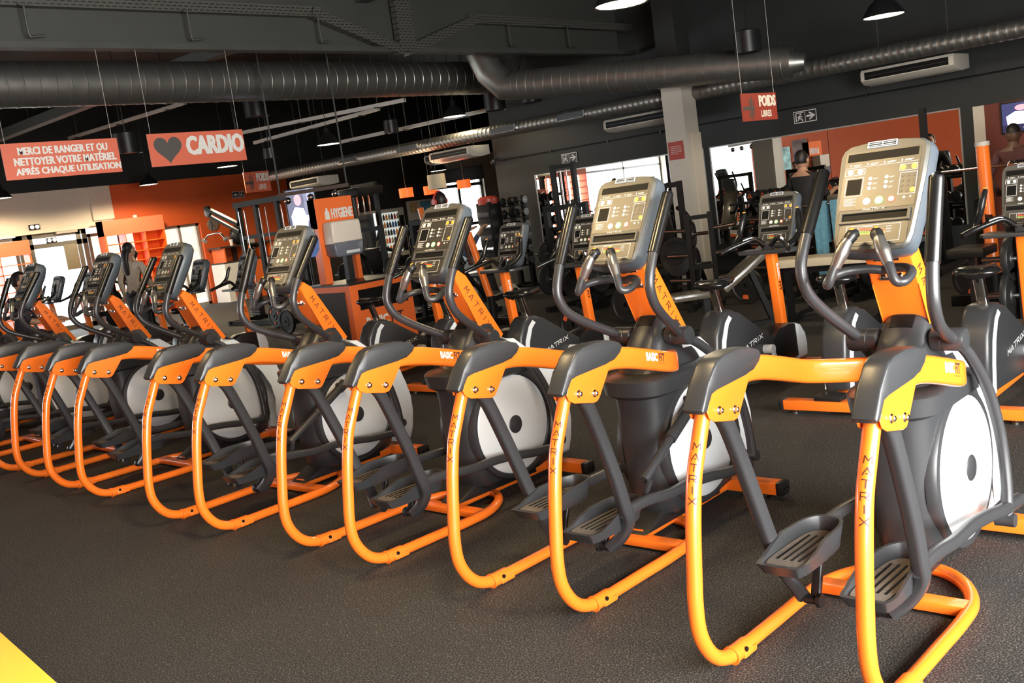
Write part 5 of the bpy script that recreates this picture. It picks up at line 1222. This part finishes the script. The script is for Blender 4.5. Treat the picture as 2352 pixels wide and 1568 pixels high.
for k, (y0, lb) in enumerate(((3.2, 'leaning orange post beside the screen at the right edge'),)):
    a, c = at(2256, 335, 0, 10.2), at(2276, 520, 0, 10.0)
    t = thing('lever_machine', lb, 'weight machine', (c.x, c.y, 0))
    bm = B(); rod(bm, V(0, 0, .25), a - V(c.x, c.y, 0), .06, 16); finish('orange_post', bm, ORANGE, t, smooth=40)
    bm = B(); rod(bm, a - V(c.x, c.y, 0), a - V(c.x, c.y, -.04), .066, 16); finish('post_cap', bm, PILLAR, t, smooth=40)
    bm = B(); bar(bm, (-.5, 0, .05), (.6, 0, .05), .09); bar(bm, (0, -.4, .05), (0, .4, .05), .09); bar(bm, (.3, .2, .1), (.3, .2, 1.0), .07, .07, (1, 0, 0)); bar(bm, (0, 0, .8), (.3, .2, .95), .06); rod(bm, (0, 0, .05), (0, 0, .3), .07, 12); finish('base_frame', bm, IRON, t)
    bm = B(); box(bm, (-.25, .1, .55), (.4, .34, .09), .03); bar(bm, (-.25, .1, .06), (-.25, .1, .52), .06, .06, (1, 0, 0)); finish('seat_pad', bm, PAD, t, smooth=45)
# dumbbell racks: shelves of round dumbbells with orange marks
def dumbbell(label, loc, rz, r=.075, L=.30, group=None, emb=True):
    t = thing('dumbbell', label, 'dumbbell', loc, rz, group)
    bm = B(); rod(bm, (-L / 2, 0, 0), (L / 2, 0, 0), .016, 10); finish('handle', bm, CHROME, t)
    for s in (-1, 1):
        bm = B(); lathe(bm, [(r * .7, s * L * .22), (r, s * L * .27), (r, s * L * .46), (r * .9, s * L * .5), (0, s * L * .5)], (0, 0, 0), 'x', 16); hd = finish('head', bm, BLACK, t, smooth=40)
        if emb and s < 0:
            bm = B(); a = [V(-L * .505, r * .62 * math.sin(k * 2.0944), r * .62 * math.cos(k * 2.0944)) for k in range(3)]; b2 = [V(-L * .51, q.y * .45, q.z * .45) for q in a]
            for i in range(3): bm.faces.new([bm.verts.new(q) for q in (a[i], a[(i + 1) % 3], b2[(i + 1) % 3], b2[i])])
            finish('emblem', bm, EMB, hd, smooth=0)
    return t
def rack(label, x, y0, y1, zs, d=.42):
    t = thing('dumbbell_rack', label, 'rack', (x, (y0 + y1) / 2, 0)); w = (y1 - y0) / 2
    for s in (-1, 1):
        bm = B(); bar(bm, (d / 2, s * w, 0), (d / 2 - .1, s * w, zs[-1] + .1), .07, .07, (0, 1, 0)); bar(bm, (-d / 2, s * w, .03), (d / 2, s * w, .03), .07); finish('end_frame', bm, IRON, t)
    for z in zs:
        bm = B(); box(bm, (-.02, 0, z), (d, 2 * w, .03)); finish('shelf', bm, IRON, t)
    return t
ROWN = {0: 'bottom', 1: 'middle', 2: 'top'}
DB0 = None
for ri, (nm, x, y0, y1, zs) in enumerate((('long dumbbell rack under the right mirror', 13.45, 5.1, 8.1, (.35, .72, 1.08)), ('dumbbell rack under the left mirror', 13.45, 9.3, 10.6, (.35, .72, 1.08)))):
    rack(nm, x, y0, y1, zs)
    for zi, z in enumerate(zs):
        n = int((y1 - y0 - .1) / .21)
        for k in range(n):
            y = y0 + .16 + k * .21
            lb = 'black dumbbell with orange mark on the %s shelf of the %s rack' % (ROWN[zi], ('right', 'left')[ri]); gr = 'dumbbells on the %s shelf of the %s rack' % (ROWN[zi], ('right', 'left')[ri])
            if DB0 is None: DB0 = dumbbell(lb, (0, 0, 0), 0); o = DB0
            else: o = copy_tree(DB0)
            o['label'] = lb; o['group'] = gr; o.location = (x - .02, y, z + .092); o.rotation_euler = (0, 0, 0)
# upright dumbbell tree with stubby dumbbells in silhouette, against the dark wall corner
t0 = None
for ti, (u, lb) in enumerate(((1168, 'left dumbbell column on the dark wall corner'), (1197, 'right dumbbell column on the dark wall corner'))):
    p = at(u, 520, 0, 13.55)
    t = thing('dumbbell_column', lb, 'rack', (13.7, p.y, 0))
    bm = B(); bar(bm, (0, 0, 0), (0, 0, 1.62), .08, .08, (1, 0, 0)); box2(bm, (-.3, -.25, 0), (.25, .25, .04), .01); finish('post', bm, IRON, t)
    for k in range(6):
        z = .40 + k * .22
        bm = B(); box2(bm, (-.20, -.03, z - .02), (0, .03, z), .004); box2(bm, (-.22, -.04, z - .02), (-.19, .04, z + .03), .004); finish('cradle', bm, IRON, t)
        o = copy_tree(DB0); [bpy.data.objects.remove(g) for c in o.children for g in c.children]; o.location = (13.7 - .115, p.y, z + .078); o.rotation_euler = (0, 0, math.pi / 2); o['label'] = 'stubby dumbbell on the %s dumbbell column by the wall corner' % ('left', 'right')[ti]; o['group'] = 'dumbbells on the %s column' % ('left', 'right')[ti]
p = at(1133, 520, 0, 13.2)
t = thing('kettlebell_tower', 'black storage tower with a red rounded top near the exit', 'rack', (13.3, p.y + .15, 0))
bm = B(); box2(bm, (-.16, -.17, 0), (.16, .17, 1.62), .02); finish('body', bm, IRON, t)
bm = B(); lathe(bm, [(.19, 1.58), (.19, 1.68), (.14, 1.72), (0, 1.73)], (0, 0, 0), 'z', 20); finish('red_top', bm, mat('cap_red', (.45, .05, .03), .4, noise=.05), t, smooth=40)
for k in range(5):
    bm = B(); box2(bm, (-.18, -.15, .5 + k * .21), (-.155, .15, .6 + k * .21), .01); finish('shelf_front', bm, CHROME if k % 2 else CHAR, t)
# power rig reflected and seen at the mirrors: tall black double upright machines against the far wall
sm = at(1330, 480, 0, 12.4)
weight_rig('smith_machine', 'tall black machine with pale guide rods before the left mirror', (12.4, sm.y, 0), math.pi, h=2.05, w=.42, d=.9, horns=False, pad=None, cables=3)
weight_rig('chest_press', 'black plate-loaded press left of the second elliptical handle', (10.9, 9.0, 0), math.radians(180), h=1.45, w=.7, d=1.2, tan=True)
weight_rig('pulldown_machine', 'black seated machine behind the bike by the exit', (10.1, 10.95, 0), math.radians(180), h=1.5, w=.7, d=1.1, tan=True)
weight_rig('shoulder_press', 'black seated press behind the hygiene stand', (9.9, 12.3, 0), math.radians(190), h=1.5, w=.75, d=1.1)
weight_rig('leg_curl', 'low black machine behind the nearest elliptical, left side', (11.0, 5.2, 0), math.radians(180), h=1.1, w=.5, d=1.1, tan=True)
weight_rig('ab_machine', 'low black machine seen through the right bike', (8.6, 2.2, 0), math.radians(180), h=1.15, w=.7, d=1.1)
weight_rig('biceps_machine', 'black machine with lever arms near the entrance windows', (9.2, 19.0, 0), math.radians(180), h=1.4, w=.8, d=1.1)
p = atd(1090, 560, 12.8)
a, c = at(1075, 535, 0, 9.4), at(1128, 688, 0, 9.4)
t = thing('lever_machine', 'leaning orange tube of the machine behind the third elliptical', 'weight machine', (c.x, c.y, 0))
bm = B(); rod(bm, V(0, 0, max(.1, c.z)), a - V(c.x, c.y, 0), .05, 14); finish('orange_post', bm, ORANGE, t, smooth=40)
bm = B(); bar(bm, (-.5, 0, .05), (.5, 0, .05), .09); bar(bm, (0, -.35, .05), (0, .35, .05), .09); rod(bm, (0, 0, .05), (0, 0, c.z + .05), .055, 12); bar(bm, (0, 0, c.z), (.5, .0, c.z + .05), .07); finish('base_frame', bm, IRON, t)
a, c = at(965, 478, 0, 10.8), at(980, 530, 0, 10.8)
t = thing('lever_machine', 'short leaning orange tube left of the third elliptical console', 'weight machine', (c.x, c.y, 0))
bm = B(); rod(bm, c - V(c.x, c.y, 0), a - V(c.x, c.y, 0), .05, 14); finish('orange_post', bm, ORANGE, t, smooth=40)
bm = B(); bar(bm, (-.4, 0, .05), (.4, 0, .05), .09); bar(bm, (0, -.3, .05), (0, .3, .05), .09); bar(bm, (0, 0, .05), (0, 0, c.z), .08, .08, (1, 0, 0)); tube(bm, [(0, .3, c.z - .5), (0, .42, c.z - .1), (0, .1, c.z + .02)], .03, 8, 4); finish('base_frame', bm, IRON, t)
# orange machine cover at the lower left corner, overexposure painted in as yellow
t = thing('exercise_machine', 'glossy orange machine end, overexposed to yellow, cut by the lower left corner', 'weight machine', (0, 0, 0))
a, b_, c = at(-12, 1436, 2, .42), at(150, 1580, 2, .42), at(-160, 1700, 2, .42)
d = (b_ - a).normalized(); n = V(-d.y, d.x, 0)
if (c - a).dot(n) < 0: n = -n
t.location = (a.x, a.y, 0)
bm = B(); o0 = V(0, 0, 0) - d * .5; 
prism(bm, [(q.x, q.y) for q in (o0, o0 + d * 1.2, o0 + d * 1.2 + n * .35, o0 + n * .35)], 'z', .36, .42, .012); finish('orange_cover', bm, mat('overexposed_orange_enamel', (.95, .46, .04), .45, rnoise=.05), t, smooth=40)
bm = B(); prism(bm, [(q.x, q.y) for q in (o0 - n * .02, o0 + d * 1.2 - n * .02, o0 + d * 1.2 + n * .33, o0 + n * .33)], 'z', .0, .372, .012); finish('grey_base', bm, mat('base_grey', (.20, .17, .15), .5, noise=.05), t, smooth=40)
# towels over a rail behind the nearest elliptical
t = thing('towel_rail', 'thin rail behind the nearest elliptical holding towels', 'rail', (9.9, 4.75, 0))
bm = B()
for s in (-.45, .45): rod(bm, (0, s, 0), (0, s, 1.12), .02, 10); box2(bm, (-.2, s - .03, 0), (.2, s + .03, .03))
finish('stand', bm, IRON, t)
bm = B(); rod(bm, (0, -.5, 1.12), (0, .5, 1.12), .014, 10); finish('rail', bm, CHROME, t)
TB = mat('towel_blue', (.10, .25, .33), .85, noise=.15, nscale=25, bump=.3); TG = mat('towel_beige', (.30, .24, .18), .85, noise=.15, nscale=25, bump=.3)
for k, (y, w, lz, mm, lb) in enumerate(((.24, .16, .74, TB, 'longer blue towel nearer the pillar on the rail'), (.02, .20, .62, TB, 'blue towel on the middle of the rail'), (-.22, .18, .35, TG, 'short beige towel on the right of the rail'))):
    bm = B(); n = 9; rows = []
    prof = [(-.03, -lz), (-.032, -lz * .66), (-.028, -lz * .33), (-.022, 0), (0, .022), (.022, 0), (.03, -lz * .3), (.034, -lz * .55)]
    for i in range(n): rows.append([V(px_ + .012 * math.sin(i * 1.9 + pz_ * 4) * (-pz_ / lz if pz_ < 0 else 0), y - w / 2 + w * i / (n - 1) * (1 - .15 * max(0, -pz_)), pz_) for px_, pz_ in prof])
    rows2 = [[q * 1 + V(.006 if q.x > 0 else -.006, 0, .006) for q in r] for r in rows]
    loft(bm, rows, closed=False, caps=False); loft(bm, rows2, closed=False, caps=False)
    o = finish('towel', bm, mm, loc=(9.9, 4.75, 1.125), smooth=60); tag(o, lb, 'towel')
# ---------------------------------------------------------------- people
SKIN = mat('skin', (.46, .25, .16), .5, noise=.05); SKIND = mat('skin_dark', (.13, .065, .04), .5, noise=.05)
HAIR = mat('dark_hair', (.012, .009, .008), .5, noise=.3, nscale=60, bump=.3)
def cloth(name, c): return mat('cloth_' + name, c, .8, noise=.12, nscale=20, bump=.2)
def person(label, J, r, mats, head, look, skin, loc, hair=None, rz=0, hs=1.0, cap=None):
    """J: joint -> position; body grown as one skinned surface; mats: list of (joint set, material)"""
    edges = [('pelvis', 'waist'), ('waist', 'chest'), ('chest', 'neck'), ('neck', 'skull')]
    for s in 'LR':
        edges += [('chest', 'sh' + s), ('sh' + s, 'el' + s), ('el' + s, 'wr' + s), ('wr' + s, 'pa' + s), ('pelvis', 'hip' + s), ('hip' + s, 'kn' + s), ('kn' + s, 'an' + s), ('an' + s, 'toe' + s)]
        for k in range(5): edges.append(('pa' + s, 'f%d%s' % (k, s)))
    J = {k: Vector(v) for k, v in J.items()}
    for s in 'LR':
        if 'pa' + s not in J:
            J['pa' + s] = J['wr' + s] + (J['wr' + s] - J['el' + s]).normalized() * .085
        d = (J['pa' + s] - J['wr' + s]).normalized(); side = d.cross(V(0, 0, 1)); side = side.normalized() if side.length > .1 else V(1, 0, 0)
        cur = V(0, 0, -1) if abs(d.z) < .8 else V(1, 0, 0)
        for k, (o, l) in enumerate(((-.03, .070), (-.010, .082), (.010, .078), (.028, .062), (-.05, .03))):
            J['f%d%s' % (k, s)] = J['pa' + s] + side * o * (1.2) + d * (l if k < 4 else .0) + cur * (.03 if k < 4 else .02)
    names = list(J); idx = {n: i for i, n in enumerate(names)}
    R = dict(pelvis=.125, waist=.115, chest=.135, neck=.055, skull=.07, sh=.062, el=.045, wr=.030, pa=.033, hip=.095, kn=.062, an=.042, toe=.036); R.update(r)
    me = bpy.data.meshes.new('body'); me.from_pydata([J[n] for n in names], [(idx[a], idx[b]) for a, b in edges], [])
    o = bpy.data.objects.new('body', me); COL.objects.link(o)
    sk = o.modifiers.new('s', 'SKIN'); sk.use_smooth_shade = True; o.modifiers.new('u', 'SUBSURF').levels = 1
    for i, n in enumerate(names):
        b = n if n in R else n[:-1]
        q = R.get(b, .0105); me.skin_vertices[0].data[i].radius = (q, q * (.78 if b in ('chest', 'waist', 'pelvis') else 1))
        me.skin_vertices[0].data[i].use_root = (n == 'pelvis')
    dg = bpy.context.evaluated_depsgraph_get(); dg.update()
    bm = B(); bm.from_mesh(bpy.data.meshes.new_from_object(o.evaluated_get(dg)))
    bpy.data.objects.remove(o)
    ms = [skin] + [m for _, m in mats]
    seg = [(J[a], J[b], a, b) for a, b in edges]
    def which(p):
        best = None
        for a, b, na, nb in seg:
            d = b - a; t = max(0, min(1, (p - a).dot(d) / max(d.length_squared, 1e-9))); q = (p - a - d * t).length
            if best is None or q < best[0]: best = (q, na, nb, t)
        return best
    for f in bm.faces:
        q = which(f.calc_center_median()); k = (q[1].rstrip('LR') + '-' + q[2].rstrip('LR')); f.material_index = 0; f.smooth = True
        for i, (st, _) in enumerate(mats):
            for e in st:
                if e == k or (e.startswith(k + ':') and q[3] < float(e.split(':')[1])): f.material_index = i + 1
    # head with nose, ears, eyes, mouth
    hc = Vector(head); L = Vector(look).normalized(); sd = V(0, 0, 1).cross(L).normalized(); up = L.cross(sd)
    M = Matrix((L, sd, up)).transposed()
    ball(bm, hc, (.098 * hs, .078 * hs, .118 * hs), 10, 0, M); ball(bm, hc + L * .02 - up * .055, (.072 * hs, .06 * hs, .065 * hs), 8, 0, M)
    loft(bm, [[hc + L * .085 + up * .03 + sd * a for a in (-.006, .006)] + [hc + L * .094 + up * .03 + sd * a for a in (.004, -.004)], [hc + L * .08 - up * .022 + sd * a for a in (-.016, .016)] + [hc + L * .118 - up * .018 + sd * a for a in (.010, -.010)]])
    for s in (1, -1): ball(bm, hc + sd * .079 * s - L * .005 - up * .005, (.022, .010, .032), 6, 0, M)
    n0 = len(ms); ms += [HAIR, mat('lips', (.30, .10, .08), .5, noise=.05)]
    for s in (1, -1): ball(bm, hc + L * .084 + sd * .033 * s + up * .016, (.010, .014, .008), 6, n0, M); ball(bm, hc + L * .086 + sd * .033 * s + up * .034, (.008, .020, .005), 6, n0, M)
    ball(bm, hc + L * .083 - up * .058, (.008, .024, .007), 6, n0 + 1, M)
    for f in bm.faces: f.smooth = True
    p = finish('person', bm, ms, smooth=70); p.location = loc; p.rotation_euler = (0, 0, rz); tag(p, label, 'person')
    hb = B()
    if hair in ('short', 'long', 'bun', 'fade'):
        c0 = hc - L * .016 + up * .022; k = 1.0 if hair != 'fade' else .97
        ball(hb, c0, (.098 * k, .086 * k, .112 * k), 10, 0, M)
        for v in [v for v in hb.verts if (v.co - hc).dot(L) > .035 and (v.co - hc).dot(up) < .06 or (v.co - hc).dot(up) < (-.045 if hair != 'fade' else -.01)]: hb.verts.remove(v)
        if hair == 'long':
            P = catmull([hc - L * .03 + up * .04, hc - L * .085 - up * .05, hc - L * .11 - up * .17, hc - L * .095 - up * .30, hc - L * .08 - up * .40], 4)
            sweep(hb, P, [(.085 * math.cos(a), .05 * math.sin(a)) for a in [2 * math.pi * q / 14 for q in range(14)]], L, scale=[1.0 - .45 * (i / (len(P) - 1)) ** 2 for i in range(len(P))])
        if hair == 'bun': ball(hb, hc - L * .11 + up * .04, .045, 8)
        finish('hair', hb, HAIR, p, smooth=70)
    if cap:
        bm = B(); lathe(bm, [(.088 * math.cos(a), .085 + .03 * 0 + .0 + .10 * math.sin(a) - .06) for a in [k * math.pi / 14 for k in range(8)]], (0, 0, 0), 'z', 20)
        bmesh.ops.transform(bm, matrix=Matrix.Translation(hc + up * .03) @ M.to_4x4(), verts=bm.verts); finish('cap', bm, cap, p, smooth=60)
    return p
def standing(lean=0.0, armL=None, armR=None, stride=.0, h=1.0):
    J = dict(pelvis=(0, 0, .95), waist=(lean * .15, 0, 1.10), chest=(lean * .4, 0, 1.36), neck=(lean * .55, 0, 1.50), skull=(lean * .62, 0, 1.60))
    for s, e in (('L', 1), ('R', -1)):
        J['sh' + s] = (lean * .42, .19 * e, 1.42); J['hip' + s] = (0, .10 * e, .90); J['kn' + s] = (.03 + stride * e * .5, .11 * e, .50); J['an' + s] = (stride * e, .11 * e, .09); J['toe' + s] = (stride * e + .16, .13 * e, .04)
        a = armL if s == 'L' else armR
        if a: J['el' + s], J['wr' + s] = a
        else: J['el' + s] = (lean * .4 + .0, .26 * e, 1.14); J['wr' + s] = (lean * .4 + .08, .27 * e, .90)
    return {k: tuple(x * h for x in v) for k, v in J.items()}
TOP = {'pelvis-waist', 'waist-chest', 'chest-sh', 'sh-el', 'chest-neck:0.7'}; SLEEVE = TOP | {'el-wr'}; LEGS = {'pelvis-hip', 'hip-kn', 'kn-an'}; SHOES = {'an-toe'}
blk, beige, denim, greyc, white, navy, maroon = cloth('black', (.012, .012, .013)), cloth('beige', (.55, .47, .36)), cloth('denim', (.05, .08, .13)), cloth('grey', (.06, .06, .065)), cloth('white', (.6, .57, .5)), cloth('navy', (.02, .024, .04)), cloth('maroon', (.09, .03, .028))
# woman with long hair walking between the rows, seen from behind and the side
w = atd(292, 578, 17.4)
person('woman with long dark hair in a beige top and dark trousers, walking near the lockers', standing(.08, stride=.14, h=w.z / 1.63), {'chest': .12, 'waist': .10}, [(SLEEVE, beige), (LEGS, greyc), (SHOES, white)], (.055, 0, w.z + .02), (1, -.35, -.05), SKIN, (w.x, w.y, 0), 'long', rz=.5)
w2 = atd(303, 590, 20.0)
person('person in a red top beyond the long-haired woman by the lockers', standing(0, h=w2.z / 1.63), {}, [(TOP, maroon), (LEGS, blk), (SHOES, blk)], (.02, 0, w2.z + .02), (.8, .6, 0), SKIN, (w2.x, w2.y, 0), 'bun', rz=1.2)
# seated / exercising person at the left edge
w = atd(28, 655, 13.2)
J = standing(.15, armL=((.2, .26, 1.12), (.42, .2, 1.10)), armR=((.2, -.26, 1.12), (.42, -.2, 1.10)), h=w.z / 1.63)
person('dark-haired person in a navy top at the left edge, facing right', J, {}, [(TOP, navy), (LEGS, blk), (SHOES, white)], (.10, 0, w.z + .02), (1, 0, 0), SKIN, (w.x, w.y, 0), 'short', rz=-.6)
# man with back to us in front of the right mirror
w = atd(1838, 372, 13.4)
J = standing(.05, armL=((.12, .30, 1.16), (.34, .22, 1.22)), armR=((.12, -.30, 1.16), (.34, -.22, 1.22)), h=w.z / 1.63)
person('man in black seen from behind, facing the right mirror', J, {'chest': .15, 'sh': .07}, [(TOP, blk), (LEGS, greyc), (SHOES, white)], (.04, 0, w.z + .02), (1, .1, 0), SKIN, (w.x, w.y, 0), 'short', rz=-.25)
# man at right edge with back to us
w = atd(2327, 312, 13.5)
J = standing(.0, armL=((.05, .32, 1.14), (.26, .30, 1.0)), armR=((.05, -.32, 1.14), (.26, -.30, 1.0)), h=w.z / 1.63)
person('man at the right edge seen from behind in a maroon shirt with a pale back', J, {'chest': .16, 'sh': .075}, [({'waist-chest'}, beige), (TOP, maroon), (LEGS, blk), (SHOES, blk)], (.02, 0, w.z + .02), (1, .2, 0), SKIND, (w.x, w.y, 0), 'fade', rz=.1)
# headphones wearer behind the third elliptical
w = atd(1008, 466, 14.0)
J = standing(.1, h=w.z / 1.63)
p = person('person with red headphones behind the third elliptical console', J, {}, [(TOP, blk), (LEGS, blk), (SHOES, blk)], (.06, 0, w.z + .02), (.6, .8, -.1), SKIND, (w.x, w.y, 0), 'short', rz=.6)
hc = V(.06, 0, w.z + .02)
bm = B(); d = V(.6, .8, -.1).normalized(); sd = V(0, 0, 1).cross(d).normalized()
tube(bm, [hc + sd * .10, hc + sd * .092 + V(0, 0, .07), hc + V(0, 0, .145), hc - sd * .092 + V(0, 0, .07), hc - sd * .10], .013, 8, 5)
for s in (1, -1): rod(bm, hc + sd * .085 * s, hc + sd * .115 * s, .042, 14)
o = finish('headphones', bm, mat('headphone_red', (.5, .05, .035), .4, noise=.05), smooth=45); o.location = (w.x, w.y, 0); o.rotation_euler = (0, 0, .6); tag(o, 'red headphones worn by the person behind the third elliptical', 'headphones')
# person lying back on a low seat, jeans and raised arms, behind the third elliptical
w = atd(1100, 572, 17.0)
J = dict(pelvis=(0, 0, .62), waist=(.05, .16, .74), chest=(.08, .38, .88), neck=(.10, .52, .98), skull=(.12, .60, 1.05))
for s, e in (('L', 1), ('R', -1)):
    J['sh' + s] = (.08 + .18 * e, .42, .92); J['el' + s] = (.10 + .24 * e, .30, 1.10); J['wr' + s] = (.12 + .16 * e, .12, 1.20)
    J['hip' + s] = (.09 * e, -.05, .60); J['kn' + s] = (.12 * e - .05, -.48, .66); J['an' + s] = (.14 * e - .03, -.55, .22); J['toe' + s] = (.15 * e - .03, -.70, .10)
person('person in a blue top and tan trousers leaning back near the exit', J, {}, [(TOP, denim), (LEGS, cloth('tan', (.20, .155, .10))), (SHOES, white)], (.12, .62, 1.10), (0, -1, .3), SKIN, (w.x, w.y, 0), None, cap=BLACK)
t = thing('low_seat', 'low black seat under the person leaning back near the exit', 'bench', (w.x, w.y, 0))
bm = B(); box2(bm, (-.2, -.2, .40), (.25, .35, .49), .03); finish('pad', bm, PAD, t, smooth=45)
bm = B(); bar(bm, (0, .08, 0), (0, .08, .42), .08, .08, (1, 0, 0)); box2(bm, (-.25, -.2, 0), (.3, .35, .05), .01); finish('stand', bm, IRON, t)
# exercisers that the mirrors pick up, near the shop front behind the camera's view
for k, (x, y, rz, m1, lb) in enumerate(((2.0, 17.8, -.3, greyc, 'man in a grey top by the shop windows, seen only in the mirror'),)):
    person(lb, standing(.05), {}, [(TOP, m1), (LEGS, blk), (SHOES, white)], (.04, 0, 1.66), (1, 0, 0), SKIN, (x, y, 0), 'short', rz=rz)
